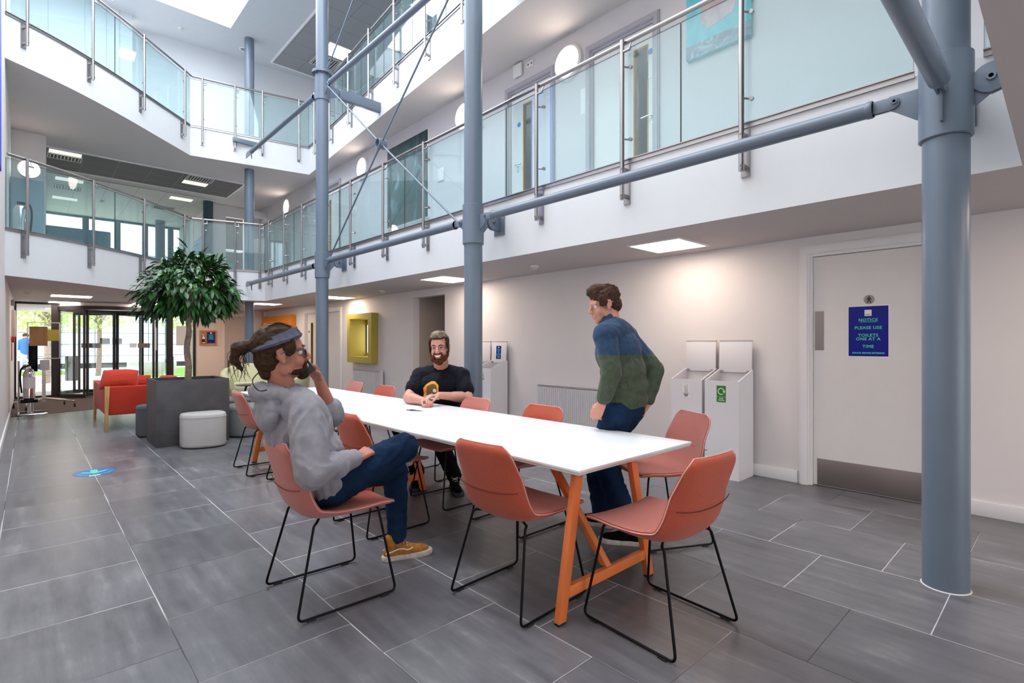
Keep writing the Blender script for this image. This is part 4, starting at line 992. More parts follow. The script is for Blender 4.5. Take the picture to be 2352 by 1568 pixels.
# ---- bins
def bin_(y0, y1, lab, kind=None, lidposter=False):
    x0, x1 = 4.95, 5.285; th = .012; t = thing('waste_bin', lab, 'bin', ((x0 + x1) / 2, (y0 + y1) / 2, 0)); zf, zb = .95, 1.06
    b = MB()
    def side(y): b.prism([(x0, .012), (x1, .012), (x1, zb), (x0, zf)], y, y + th, Matrix(((1, 0, 0, 0), (0, 0, 1, 0), (0, 1, 0, 0), (0, 0, 0, 1))))
    side(y0); side(y1 - th); b.box(x0, x0 + th, y0 + th, y1 - th, .012, zf); b.box(x1 - th, x1, y0 + th, y1 - th, .012, zb); b.box(x0, x1, y0, y1, .0, .012)
    b.box(x0 + .03, x1 - .03, y0 + .03, y1 - .03, .2, .55); b.build('body', M['bin'], t, smooth=20)
    a = math.radians(3); mx = Matrix.Translation((x1 - .035, 0, zb - .035)) @ Matrix.Rotation(a, 4, 'Y')
    l = MB().box(0, .014, y0 + .004, y1 - .004, 0, .325, mx).box(0, .02, y0 + .004, y1 - .004, .31, .325, mx).build('lid', M['bin'], t, bevel=.002)
    b = MB(); b.box(-.008, .004, y1 - .05, y1 - .02, .0, .02, mx); b.box(-.008, .004, y0 + .02, y0 + .05, 0, .02, mx); b.build('hinge', M['steel2'], l)
    ym = (y0 + y1) / 2; X = x0 - .0012
    def sheet(m, w, z0, z1, th=.001, x=X): return MB().box(x, x + th, ym - w / 2, ym + w / 2, z0, z1).build('sticker', M[m], t)
    if kind == 'waste':
        st = sheet('paper', .085, .765, .905); fx = facing_mx((X - .0003, ym, .85), (0, -1, 0), (0, 0, 1)); b = MB()
        def ln(p, q, r=.0011): b.tube([fx @ V((p[0], p[1], 0)), fx @ V((q[0], q[1], 0))], r, 5)
        for p, q in (((-.016, .018), (-.013, -.035)), ((.018, .018), (.014, -.035)), ((-.013, -.035), (.014, -.035)), ((-.018, .020), (.018, .020)), ((-.018, .020), (-.012, .036)), ((-.012, .036), (.014, .042)), ((.014, .042), (.020, .026)), ((-.005, .012), (-.004, -.030)), ((.006, .012), (.005, -.030)), ((-.040, -.042), (.040, -.042))): ln(p, q)
        b.build('bin_drawing', M['ink'], st, smooth=0)
        for k, s_ in enumerate(('general', 'waste')): text(s_, .016, M['ink'], st, facing_mx((X - .0006, ym, .792 - k * .015), (0, -1, 0), (0, 0, 1)), bold=.0006)
    if kind == 'recycling':
        st = sheet('grn', .092, .745, .905); fx = facing_mx((X - .0004, ym, .85), (0, -1, 0), (0, 0, 1)); b = MB()
        A = [math.radians(-55 - i * 10) for i in range(0, 31)]; ro, ri = .034, .026
        for i in range(30):
            p = [(ro * math.cos(A[i]), ro * math.sin(A[i])), (ro * math.cos(A[i + 1]), ro * math.sin(A[i + 1])), (ri * math.cos(A[i + 1]), ri * math.sin(A[i + 1])), (ri * math.cos(A[i]), ri * math.sin(A[i]))]; b.prism(p, 0, .0008, fx)
        b.prism([(.016, .004), (.042, .006), (.030, -.020)], 0, .001, fx); b.box(-.046, .046, -.0525, -.0505, 0, .0008, fx)
        b.build('arrow', M['paper'], st, smooth=0)
        for k, s_ in enumerate(('mixed', 'recycling')): text(s_, .018, M['paper'], st, facing_mx((X - .0006, ym, .778 - k * .018), (0, -1, 0), (0, 0, 1)), bold=.0005)
    if lidposter:
        fx = mx @ Matrix(((0, 0, -1, -.001), (-1, 0, 0, ym), (0, 1, 0, .155), (0, 0, 0, 1)))
        MB().box(-.065, .065, -.105, .105, -.001, .001, fx).build('poster_sheet', M['paper'], l); MB().box(-.055, .055, -.10, .10, 0, .0018, fx).build('poster_blue', M['blue'], l); MB().box(-.011, .011, .065, .088, 0, .0026, fx).build('crest', M['paper'], l)
        for k, s_ in enumerate(('PLEASE', 'KEEP', 'BIN', 'LID OPEN', 'AT ALL', 'TIMES')): text(s_, .0215, M['mint'], l, fx @ Matrix.Translation((0, .035 - k * .0235, .0022)), bold=.0006)
    return t
bin_(2.15, 2.49, 'open white bin with a green recycling sticker, right one by the toilet door', 'recycling')
bin_(2.52, 2.86, 'open white bin with a general waste sticker, left of the green stickered bin', 'waste')
bin_(5.78, 6.12, 'open white bin with a blue poster in its lid beside the middle column', 'waste', True)
bin_(6.15, 6.49, 'open white bin half hidden behind the middle column')

# ---- planter, ficus
t = thing('planter_box', 'large square dark grey concrete planter', 'planter', (1.585, 8.2, 0))
b = MB(); x0, x1, y0, y1, w, z = 1.171, 2.002, 7.82, 8.58, .035, .845
for q in ((x0, x1, y0, y0 + w), (x0, x1, y1 - w, y1), (x0, x0 + w, y0 + w, y1 - w), (x1 - w, x1, y0 + w, y1 - w)): b.box(*q, 0, z)
b.box(x0 + w, x1 - w, y0 + w, y1 - w, 0, .1); b.build('box', M['concrete'], t, bevel=.004)
bb = MB(); bb.box(x0 + w, x1 - w, y0 + w, y1 - w, .1, z - .04); bb.build('soil', M['soil'], t)
t = thing('ficus_tree', 'leafy green indoor tree with a round crown growing in the grey planter', 'indoor tree', (1.585, 8.2, z - .04))
TR = catmull([(1.585, 8.2, .78), (1.595, 8.2, 1.0), (1.575, 8.21, 1.25), (1.60, 8.2, 1.48), (1.59, 8.2, 1.64), (1.64, 8.2, 1.80)], 4)
b = MB().tube(TR, [.043 - .0008 * i for i in range(len(TR))], 14)
CR = V((1.66, 8.2, 2.03))
rnd = random.Random(3); tips = []
for i in range(34):
    a = i * 2.399; ph = rnd.uniform(-.15, 1.0); d = V((math.cos(a) * math.cos(ph), math.sin(a) * math.cos(ph), math.sin(ph) * .85 + .12)); e = CR + V((d.x * .42, d.y * .42, d.z * .34 - .02)); m = TR[-1 - (i % 6)].lerp(e, .5) + V((rnd.uniform(-.05, .05), rnd.uniform(-.05, .05), .06))
    pth = catmull([TR[-1 - (i % 6)], m, e], 4); b.tube(pth, [.012 - .0012 * k for k in range(len(pth))], 6); tips.append(pth)
b.build('trunk', M['bark'], t, smooth=60)
b = MB(); bm = b.bm
def leaf(p, d, L, W, droop):
    d = d.normalized(); side = d.cross(V((0, 0, 1)));
    if side.length < .05: side = V((1, 0, 0))
    side = (side.normalized() + V((0, 0, rnd.uniform(-.5, .5)))).normalized(); prev = None
    q = p.copy(); dd = d.copy()
    for k, w in enumerate((.06, .75, 1.0, .72, .04)):
        nrm = side.cross(dd).normalized()
        a = bm.verts.new(q - side * w * W + nrm * .18 * w * W); c = bm.verts.new(q); e = bm.verts.new(q + side * w * W + nrm * .18 * w * W)
        if prev: bm.faces.new([prev[0], prev[1], c, a]); bm.faces.new([prev[1], prev[2], e, c])
        prev = (a, c, e); q = q + dd * (L / 4); dd = (dd + V((0, 0, -droop))).normalized()
for i in range(1900):
    u, v = rnd.random(), rnd.random(); th = 2 * PI * u; ph = math.asin(max(-1, min(1, -.62 + 1.6 * v))); rr = rnd.uniform(.70, 1.03)
    n = noise.noise(V((math.cos(th) * 1.7, math.sin(th) * 1.7, ph * 1.7))) * .45
    d = V((math.cos(th) * math.cos(ph), math.sin(th) * math.cos(ph), math.sin(ph)))
    k_ = 1.12 if d.z < .1 else 1.0; p = CR + V((d.x * .49 * k_, d.y * .49 * k_, d.z * (.46 if d.z > 0 else .50))) * (rr + n)
    dr = (d * .8 + V((rnd.uniform(-.6, .6), rnd.uniform(-.6, .6), rnd.uniform(-.9, .1)))).normalized()
    leaf(p, dr, rnd.uniform(.13, .21), rnd.uniform(.018, .029), rnd.uniform(.10, .40))
b.build('foliage', M['leaf'], t, smooth=180)

# ---- poufs
def pouf(name, lab, pts, h, m, z0=.012):
    P = pts; cx = sum(p[0] for p in P) / len(P); cy = sum(p[1] for p in P) / len(P); R = []
    ring = [tuple(p)[:2] for p in catmull([(p[0], p[1], 0) for p in P] + [(P[0][0], P[0][1], 0)], 6)[:-1]]
    for s, z in ((.93, z0), (.985, z0 + .01), (1, z0 + .03), (1, h - .05), (.985, h - .02), (.95, h - .006), (.88, h), (.4, h + .004)): R.append([V((cx + (x - cx) * s, cy + (y - cy) * s, z)) for x, y in ring])
    t = thing(name, lab, 'pouf', (cx, cy, 0)); MB().rings(R).build('cushion', m, t, smooth=50)
    MB().rings([[V((cx + (x - cx) * .9, cy + (y - cy) * .9, z)) for x, y in ring] for z in (0, z0 + .002)]).build('plinth', M['rubber'], t)
    b = MB(); b.tube([V((cx + (x - cx) * 1.003, cy + (y - cy) * 1.003, h - .045)) for x, y in ring], .003, 6, closed=True); b.build('piping', m, t)
    return t
pouf('pouf', 'light grey felt pouf standing against the front of the planter', [(1.40, 7.72), (1.40, 7.52), (1.53, 7.40), (1.72, 7.36), (1.85, 7.42), (1.90, 7.60), (1.86, 7.76), (1.70, 7.79), (1.50, 7.79)], .43, M['pouf'])
pouf('pouf', 'dark grey pouf showing left of the planter from behind it', [(1.12, 8.85), (1.3, 8.72), (1.55, 8.72), (1.66, 8.95), (1.5, 9.2), (1.25, 9.2), (1.11, 9.05)], .44, M['poufd'])
pouf('pouf', 'grey pouf behind the right side of the planter', [(2.05, 8.0), (2.2, 7.85), (2.45, 7.9), (2.6, 8.15), (2.5, 8.4), (2.25, 8.5), (2.06, 8.35)], .43, M['poufm'])
pouf('pouf', 'dark grey pouf right of the planter, behind the far left chair', [(2.1, 9.0), (2.35, 8.9), (2.6, 9.0), (2.65, 9.3), (2.4, 9.45), (2.15, 9.35)], .43, M['poufd'])

# ---- red sofa
t = thing('sofa', 'red wool two seat sofa with oak frame by the entrance mat', 'sofa', (1.2, 10.7, 0))
sx0, sx1, sy0, sy1 = .82, 1.62, 9.77, 11.62
def soft(name, m, b, bev, parent, seg=4): return MB().box(*b).build(name, m, parent, bevel=bev, smooth=60, bseg=seg)
soft('arm', M['red'], (sx0 + .05, sx1, sy0 + .005, sy0 + .13, .24, .67), .018, t); soft('arm', M['red'], (sx0 + .05, sx1, sy1 - .13, sy1 - .005, .24, .67), .018, t)
soft('back_panel', M['red'], (sx0 + .012, sx0 + .11, sy0 + .03, sy1 - .03, .24, .66), .015, t)
soft('seat_base', M['red'], (sx0 + .10, sx1 - .02, sy0 + .12, sy1 - .12, .24, .36), .015, t)
for k in (0, 1): soft('seat_cushion', M['red'], (sx0 + .12, sx1, sy0 + .135 + k * .79, sy0 + .915 + k * .79, .365, .50), .04, t)
for k in (0, 1): soft('back_cushion', M['red'], (sx0 + .10, sx0 + .28, sy0 + .16 + k * .76, sy0 + .90 + k * .76, .46, .70), .07, t)
for y, lab in ((sy0, 0), (sy1, 1)):
    for x, dx in ((sx0 + .03, -.01), (sx1 - .03, .03)):
        b = MB(); b.rings([[V((x + dx + a * .018, y + c * .022, 0)) for a, c in ((-1, -1), (1, -1), (1, 1), (-1, 1))], [V((x + a * .030, y + c * .028, .675)) for a, c in ((-1, -1), (1, -1), (1, 1), (-1, 1))]]); b.build('leg', M['oak'], t, bevel=.004)
def pillow(name, m, c, size, rot, parent=None, puff=.5):
    b = MB(); n = 14; mx = Matrix.Translation(c) @ rot; T = []; B = []
    for i in range(n + 1):
        ra, rb = [], []
        for j in range(n + 1):
            u, v = -1 + 2 * i / n, -1 + 2 * j / n; e = max(0, (1 - u * u) * (1 - v * v)) ** .42; pin = 1 - .10 * (1 - e); w = .004 * noise.noise(V((u * 3, v * 3, c[0] * 3)))
            for lst, s in ((ra, 1), (rb, -1)): lst.append(mx @ V((u * size[0] / 2 * pin, v * size[1] / 2 * pin, s * (e * size[2] / 2 + w * 3 * e))))
        T.append(ra); B.append(rb)
    bm = b.bm; g = []
    for L_ in (T, B): g.append([[bm.verts.new(p) for p in r] for r in L_])
    for q in g:
        for i in range(n):
            for j in range(n): bm.faces.new([q[i][j], q[i + 1][j], q[i + 1][j + 1], q[i][j + 1]])
    bmesh.ops.remove_doubles(bm, verts=bm.verts, dist=.003)
    return b.build(name, m, parent, smooth=180)
r1 = Matrix.Rotation(math.radians(-12), 4, 'Z') @ Matrix.Rotation(math.radians(58), 4, 'X')
tag(pillow('cushion', M['red'], (1.03, 9.97, .76), (.50, .34, .26), r1), 'plump red cushion leaning on the near arm of the red sofa', 'cushion')
tag(pillow('cushion', M['red'], (.98, 10.20, .75), (.40, .36, .17), Matrix.Rotation(math.radians(-30), 4, 'Z') @ Matrix.Rotation(math.radians(66), 4, 'X')), 'red cushion tucked behind the plump one on the red sofa', 'cushion')
tag(pillow('cushion', M['red'], (1.35, 11.42, .655), (.62, .20, .11), Matrix.Rotation(math.radians(75), 4, 'X')), 'long red cushion propped on the far arm of the red sofa', 'cushion')
# second red seat seen between planter and glazing
t = thing('armchair', 'red seat whose back just shows behind the planter', 'armchair', (2.25, 12.0, 0)); soft('body', M['red'], (1.86, 2.12, 11.7, 12.2, .15, .69), .06, t)
for x in (1.9, 2.08):
    for y in (11.76, 12.14): MB().cyl((x, y, 0), (x, y, .16), .02).build('leg', M['oak'], t)

# ---- pale green tub chairs and side table
def tub(x, y, deg, lab, s=1.0):
    t = thing('tub_chair', lab, 'armchair', (x, y, 0)); mx = Matrix.Translation((x, y, 0)) @ Matrix.Rotation(math.radians(deg), 4, 'Z') @ Matrix.Scale(s, 4)
    R = []; n = 25
    for i in range(n):
        a = math.radians(-128 + 256 * i / (n - 1)) ; c, s_ = math.cos(a + PI), math.sin(a + PI); k = max(0, math.cos(a * .62)) ; h = .50 + .28 * k ** 1.5
        ro, ri = .42 + .05 * k, .33 + .05 * k
        R.append([mx @ V((c * r * 1.05, s_ * r * 1.1, z)) for r, z in ((ro * .80, .22), (ro * .97, .36), (ro * 1.03, h - .05), (ro * 1.01, h - .01), ((ro + ri) / 2, h + .01), (ri * 1.02, h - .02), (ri, .40), (ri * .8, .30))])
    MB().rings(R).build('shell', M['green'], t, smooth=60)
    ring = [(math.cos(2 * PI * i / 32) * .34, math.sin(2 * PI * i / 32) * .34) for i in range(32)]
    MB().rings([[mx @ V((px * s2 + .04, py * s2, z)) for px, py in ring] for s2, z in ((.95, .24), (1.02, .28), (1.04, .36), (1.0, .42), (.9, .44), (.5, .45))]).build('seat_cushion', M['green'], t, smooth=60)
    for a in (45, 135, 225, 315): c, s_ = math.cos(math.radians(a)), math.sin(math.radians(a)); MB().cyl(mx @ V((c * .22, s_ * .22, .24)), mx @ V((c * .32, s_ * .32, 0)), .016, .010).build('leg', M['darkwood'], t)
tub(3.42, 11.75, -100, 'pale green tub armchair beside the slim far column', 1.12)
tub(3.45, 10.05, 160, 'pale green tub armchair mostly hidden behind the head of the man in the hoodie')
t = thing('side_table', 'small round dark table in front of the pale green armchair', 'side table', (3.18, 10.9, 0))
MB().lathe((3.18, 10.9, .50), [(.26, 0), (.28, .008), (.28, .018), (.27, .022)], seg=48).build('top', M['darkwood'], t)
for k in range(3): a = k * 2.094 + .6; MB().cyl((3.18 + .08 * math.cos(a), 10.9 + .08 * math.sin(a), .50), (3.18 + .24 * math.cos(a), 10.9 + .24 * math.sin(a), 0), .02, .014).build('leg', M['darkwood'], t)

# ---- things along the left wall by the entrance
t = thing('sign_stand', 'black floor stand with an orange board near the entrance', 'stand', (.05, 13.5, 0)); x, y = .05, 13.5
MB().box(x - .20, x + .22, y - .10, y + .10, 0, .022).build('base_plate', M['black'], t, bevel=.004); MB().box(x - .018, x + .018, y - .012, y + .012, .02, 1.0).build('post', M['black'], t)
MB().box(x - .06, x + .07, y - .05, y + .02, .78, 1.32).build('dispenser', M['black'], t, bevel=.01); MB().box(x - .05, x + .21, y - .065, y - .052, 1.27, 1.64).build('orange_board', M['oak'], t, bevel=.003)
MB().box(x + .10, x + .24, y - .03, y + .02, .80, 1.0).build('drip_tray', M['white'], t, bevel=.01)
t = thing('rolling_stand', 'chrome rolling stand with castors beside the black floor stand', 'stand', (.3, 14.3, 0)); x, y = .22, 14.3
MB().box(x - .03, x + .03, y - .02, y + .02, .12, .95).build('post', M['white'], t, bevel=.003)
for a in (-25, 50, 150, 240):
    c, s_ = math.cos(math.radians(a)), math.sin(math.radians(a)); p = (x + c * .52, y + s_ * .52)
    ar = MB().cyl((x, y, .20), (p[0], p[1], .12), .018).build('foot_arm', M['chrome'], t); MB().lathe((p[0] - .015, p[1], .045), [(.045, 0), (.045, .03)], axis='x', seg=20).build('castor', M['rubber'], ar)
b = MB()
for q in ((x - .25, x - .235, 1.0, 1.75), (x + .235, x + .25, 1.0, 1.75)): b.box(q[0], q[1], y, y + .02, q[2], q[3])
b.box(x - .235, x + .235, y, y + .02, 1.735, 1.75).box(x - .235, x + .235, y, y + .02, 1.0, 1.015); b.build('frame', M['slat'], t); MB().box(x + .05, x + .235, y + .006, y + .014, 1.37, 1.60).build('yellow_sheet', M['yellow'], t)
t = thing('fire_extinguisher', 'chrome fire extinguisher standing on a black holder at the left wall', 'extinguisher', (.0, 12.95, .25)); x, y = .0, 12.95
MB().lathe((x, y, .30), [(.07, 0), (.085, .02), (.085, .46), (.06, .53), (.025, .56), (.022, .60)], seg=32).build('cylinder', M['chrome'], t); MB().box(x - .03, x + .07, y - .015, y + .015, .90, .93).box(x - .02, x + .06, y - .015, y + .015, .95, .975).build('handle', M['black'], t)
MB().tube(catmull([(x - .02, y, .9), (x - .10, y, .86), (x - .12, y, .7), (x - .10, y, .42)], 5), .014, 10).build('hose', M['black'], t); MB().lathe((x, y, .5), [(.0865, 0), (.0865, .2)], seg=32).build('label_band', M['paper'], t)
t = thing('extinguisher_stand', 'chrome stand with a black tray under the fire extinguisher', 'stand', (0, 12.95, 0))
MB().box(-.12, .12, 12.84, 13.06, .24, .30).build('tray', M['black'], t, bevel=.01); b = MB(); b.tube(fillet([(-.14, 12.98, 1.0), (-.14, 12.98, .04), (-.14, 12.7, .04), (.24, 12.7, .04), (.24, 12.9, .04), (-.10, 12.9, .04)], .04), .016, 10); b.cyl((-.14, 12.98, .27), (-.1, 12.98, .27), .012); b.build('tube_frame', M['chrome'], t)
MB().cyl((.02, 12.95, .02), (.02, 12.95, .24), .05).build('pedestal', M['chrome'], t)
t = thing('break_glass_point', 'red and white fire call point on the left wall by the entrance', 'call point', (XL, 14.2, 1.2)); MB().box(XL, XL + .05, 14.1, 14.22, 1.33, 1.45).build('box', M['signred'], t, bevel=.004)
MB().box(XL, XL + .012, 14.25, 14.6, .97, 1.32).build('fire_notice', M['signred'], None, bevel=.001, label='tall red fire notice on the left wall below the call point', cat='sign')
MB().box(XL, XL + .06, 14.3, 14.8, 1.45, 1.98).build('wall_cabinet', M['slat'], None, bevel=.004, label='pale grey wall cabinet on the left wall near the entrance', cat='cabinet')
MB().box(XL, XL + .05, 13.9, 14.1, 2.05, 2.16).build('door_sensor', M['greytrim'], None, bevel=.004, label='small grey box high on the left wall near the entrance', cat='sensor')
t = thing('wall_socket', 'white double socket low on the near left wall at the picture edge', 'socket', (XL, 7.0, .2)); MB().box(XL, XL + .012, 6.95, 7.10, .18, .27).build('face_plate', M['white'], t, bevel=.003)

# ---- first gallery, office things
t = thing('office_screen', 'dark teal fabric desk screen behind the curved glass of the first gallery', 'desk screen', (.75, 13.2, F1))
MB().box(.22, 1.28, 14.0, 14.04, F1 + .10, 3.70).build('fabric', M['tealscreen'], t, bevel=.02); MB().box(.22, 1.28, 13.99, 14.05, F1, F1 + .10).build('base', M['black'], t)
t = thing('cabinet', 'grey blue cabinet at the left end of the first gallery', 'cabinet', (-.1, 12.9, F1)); MB().box(-.25, .20, 12.9, 13.4, F1, 4.30).build('carcass', M['greyscreen'], t, bevel=.004); MB().box(-.24, .19, 12.88, 12.9, F1 + .05, 4.22).build('door', M['greyscreen'], t, bevel=.003)
t = thing('fire_extinguisher', 'steel fire extinguisher with a black hose behind the gallery glass at the far left', 'extinguisher', (-.10, 11.1, F1)); x, y = -.10, 11.1
MB().lathe((x, y, F1), [(.07, 0), (.085, .02), (.085, .40), (.06, .46), (.02, .49)], seg=28).build('cylinder', M['chrome'], t); MB().tube(catmull([(x, y, F1 + .50), (x + .10, y, F1 + .50), (x + .13, y, F1 + .35), (x + .11, y, F1 + .05)], 5), .014, 8).build('hose', M['black'], t); MB().box(x - .04, x + .05, y - .015, y + .015, F1 + .49, F1 + .53).build('handle', M['black'], t)
t = thing('wall_picture', 'dark blue framed picture on the side wall of the office', 'picture', (3.96, 18.6, 4)); MB().box(3.93, 3.97, 18.1, 19.4, 3.7, 4.65).build('frame', M['oak'], t); MB().box(3.925, 3.931, 18.13, 19.37, 3.73, 4.62).build('print', M['signblue'], t)
# boxes on the store shelf seen through the far doorway
t = thing('store_shelf', 'white shelves in the store behind the far gallery doorway', 'shelf', (4.7, 18.2, F1)); b = MB()
for z_ in (F1 + .02, F1 + .62, F1 + 1.3): b.box(4.12, 5.1, 18.2, 18.6, z_, z_ + .02)
b.build('boards', M['white'], t, smooth=0)
for x, z_, m, lab in ((4.5, F1 + .64, 'signred', 'red box on the store shelf'), (4.75, F1 + .64, 'tealscreen', 'teal box on the store shelf, right of the red one'), (4.5, F1 + .84, 'tealscreen', 'teal box stacked above the red box in the store')):
    MB().box(x - .11, x + .11, 18.22, 18.5, z_, z_ + (.2 if m == 'signred' else .24)).build('storage_box', M[m], None, bevel=.005, label=lab, cat='box')

# ================================================================ ENTRANCE GLAZING
FR = M['frame']
def window(name, x0, x1, y, z0, z1, mull, m=FR, d=.06, fw=.05, rails=()):
    r = bpy.data.objects.new(name, None); COL.objects.link(r); r.location = ((x0 + x1) / 2, y, z0); struct(r)
    b = MB(); b.box(x0, x1, y - d / 2, y + d / 2, z0, z0 + fw); b.box(x0, x1, y - d / 2, y + d / 2, z1 - fw, z1); 
    for zz in rails: b.box(x0, x1, y - d / 2, y + d / 2, zz, zz + fw)
    b.build('window_frame', m, r, smooth=0)
    for a, w in mull: MB().box(a - w / 2, a + w / 2, y - d / 2 - .01, y + d / 2 + .01, z0, z1).build('mullion', m, r, smooth=0)
    MB().box(x0 + .005, x1 - .005, y - .006, y + .006, z0 + fw * .5, z1 - fw * .5).build('pane', M['wglass'], r, smooth=0)
    return r
window('window_1', XL, .53, 17.0, 0, Z1, [(XL + .02, .04), (.46, .13)])
window('window_2', 2.80, 3.47, 17.0, 0, Z1, [(2.86, .13), (3.44, .06)])
t = thing('revolving_door', 'dark framed glass revolving door at the entrance', 'revolving door', (1.66, 17.0, 0)); C_ = V((1.66, 17.0, 0)); R_ = 1.12
def arc(a0, a1, n=14, r=R_): return [V((C_.x + r * math.cos(math.radians(a0 + (a1 - a0) * i / n)), C_.y + r * math.sin(math.radians(a0 + (a1 - a0) * i / n)), 0)) for i in range(n + 1)]
for a0, a1 in ((182, 232), (-52, -2), (2, 52), (128, 178)):
    ribbon(MB(), arc(a0, a1), .012, .10, 2.13).build('curved_glass', M['wglass'], t, smooth=40); ribbon(MB(), arc(a0, a1), .05, 0, .10).build('bottom_rail', FR, t, smooth=40)
for a in (182, 232, -52, -2, 2, 52, 128, 178): p = arc(a, a, 1)[0]; MB().box(p.x - .025, p.x + .025, p.y - .03, p.y + .03, 0, 2.16).build('post', FR, t)
b = MB(); ribbon(b, arc(0, 359.9, 60), .06, 2.13, 2.22); b.build('head_ring', FR, t, smooth=40)
MB().lathe((C_.x, C_.y, 2.22), [(R_, 0), (R_, .08)], seg=64).build('canopy', M['white'], t)
for k, a in enumerate((52, 142, 232, 322)):
    c, s_ = math.cos(math.radians(a)), math.sin(math.radians(a)); mx = Matrix(((c, -s_, 0, C_.x), (s_, c, 0, C_.y), (0, 0, 1, 0), (0, 0, 0, 1)))
    w = MB().box(.03, 1.03, -.005, .005, .12, 2.08, mx).build('door_wing', M['wglass'], t, smooth=0); b = MB()
    for q in ((.03, .07, .04, 2.12), (.99, 1.04, .04, 2.12)): b.box(q[0], q[1], -.018, .018, q[2], q[3], mx)
    b.box(.07, .99, -.018, .018, .04, .12, mx).box(.07, .99, -.018, .018, 2.05, 2.12, mx); b.build('wing_frame', FR, w, smooth=0)
    MB().box(.55, .85, -.008, -.006, 1.20, 1.32, mx).build('door_label', M['plate'], w, smooth=0)
t = thing('door_notice', 'brown notice label pair on the revolving door glass', 'notice', (1.66, 18.13, 1.2))
for x in (1.42, 1.69): MB().box(x, x + .22, 18.125, 18.14, 1.30, 1.46).build('label', M['plate'], t)
sbox('wall_entrance_head', M['ceil'], XL, 3.47, 16.97, 17.05, 2.30, Z1)
MB().box(3.0, 3.36, 16.93, 16.955, 1.26, 1.80).build('hanging_notice', M['paper'], None, bevel=.002, label='plain beige notice board on the glazing right of the revolving door', cat='notice')
# level one office windows
window('window_3', .25, 3.97, 21.9, F1, Z2 - .02, [(.30, .16), (1.35, .16), (2.18, .16), (2.95, .16), (3.7, .16)], M['tealcol'], .12, .06)
t = thing('office_column', 'grey round column in front of the office windows', 'column', (3.25, 21.0, F1)); MB().cyl((3.25, 21.0, F1), (3.25, 21.0, Z2), .14, seg=32).build('shaft', SP, t)

# ================================================================ OUTSIDE
sbox('ground_paving', M['pave'], -30, 60, 17.1, 60, -.14, -.03)
sbox('ground_lawn', M['grass'], -14, 1.2, 29.5, 33.5, -.03, 0); sbox('ground_lawn_2', M['grass'], 3.6, 30, 25, 33.5, -.03, 0)
def facade():
    t = thing('office_building', 'pale panelled building across the courtyard with blue windows above', 'building', (5, 36, 0))
    MB().box(-25, 45, 36, 37, .25, 5.4).build('panelled_wall', M['clad'], t, smooth=0); MB().box(-25, 45, 36.1, 37, -.03, .25).build('dark_base', M['ink'], t, smooth=0)
    MB().box(-25, 45, 35.6, 37, 5.4, 6.3).build('parapet', M['greyscreen'], t, smooth=0)
    b = MB().box(-25, 45, 37.2, 38, 6.0, 16); b.build('upper_wall', M['clad2'], t, smooth=0)
    for i in range(14):
        for z in (8.4, 11.2):
            x = -10 + i * 2.6; w = MB().box(x, x + 1.5, 37.12, 37.2, z, z + 1.2).build('window', M['bwin'], t, smooth=0)
facade()
def otree(x, y, lab, zc, rx, rz, tr=.12, n=1400):
    t = thing('courtyard_tree', lab, 'tree', (x, y, 0)); rnd = random.Random(int(x * 100) + 5)
    b = MB().tube(catmull([(x, y, -.03), (x + .05, y, zc * .5), (x, y, zc)], 5), [tr * (1 - .03 * i) for i in range(11)], 10)
    for i in range(8):
        a = i * .9; b.tube([(x, y, zc - .6), (x + math.cos(a) * rx * .6, y + math.sin(a) * rx * .6, zc + rnd.uniform(-.1, .5))], [.04, .012], 6)
    b.build('trunk', M['bark'], t, smooth=60); b = MB(); bm = b.bm
    for i in range(n):
        d = V((rnd.uniform(-1, 1), rnd.uniform(-1, 1), rnd.uniform(-1, 1)))
        if d.length > 1.15: continue
        p = V((x + d.x * rx, y + d.y * rx, zc + d.z * rz)); u = V((rnd.uniform(-1, 1), rnd.uniform(-1, 1), rnd.uniform(-1, 1))).normalized(); w = u.orthogonal().normalized(); s = rnd.uniform(.05, .11)
        bm.faces.new([bm.verts.new(p + u * s), bm.verts.new(p + w * s * .6), bm.verts.new(p - u * s), bm.verts.new(p - w * s * .6)])
    b.build('foliage', M['leafo'], t, smooth=0)
otree(.42, 23.6, 'pale leafed tree outside the left entrance pane', 2.65, 1.25, 1.0)
otree(2.1, 27.5, 'pale leafed tree outside left of the middle door post', 2.75, 1.3, .85, .1)
otree(6.0, 30.5, 'pale leafed tree outside right of the middle door post', 2.9, 1.3, 1.0, .1)
otree(7.4, 26.5, 'pale leafed tree outside at the right of the revolving door', 2.8, 1.2, .9, .08)
MB().box(3.2, 4.9, 27.6, 28.8, -.03, .50).build('concrete_bench', M['pouf'], None, bevel=.02, label='low pale concrete block seat outside the revolving door', cat='bench')
t = thing('bollard', 'pale bollard with dark edge outside the revolving door', 'bollard', (3.75, 22.8, 0)); MB().box(3.68, 3.84, 22.4, 22.5, -.03, .84).build('post', M['white'], t, bevel=.02); MB().box(3.84, 3.88, 22.4, 22.5, -.03, .84).build('dark_side', M['ink'], t)
MB().box(.95, 1.35, 24.5, 24.9, -.03, .86).build('litter_bin', M['frame'], None, bevel=.03, label='dark litter bin outside, left of the revolving door', cat='bin')
MB().cyl((4.5, 19.4, -.03), (4.5, 19.4, Z1), .17, seg=32).build('steel_column', SP, None, label='grey round column outside the glazing behind the beige notice', cat='column')
MB().box(3.4, 3.5, 17.05, 20, 2.28, 2.309).build('soffit_strip', M['white'], None, label='white strip under the entrance canopy outside', cat='strip')
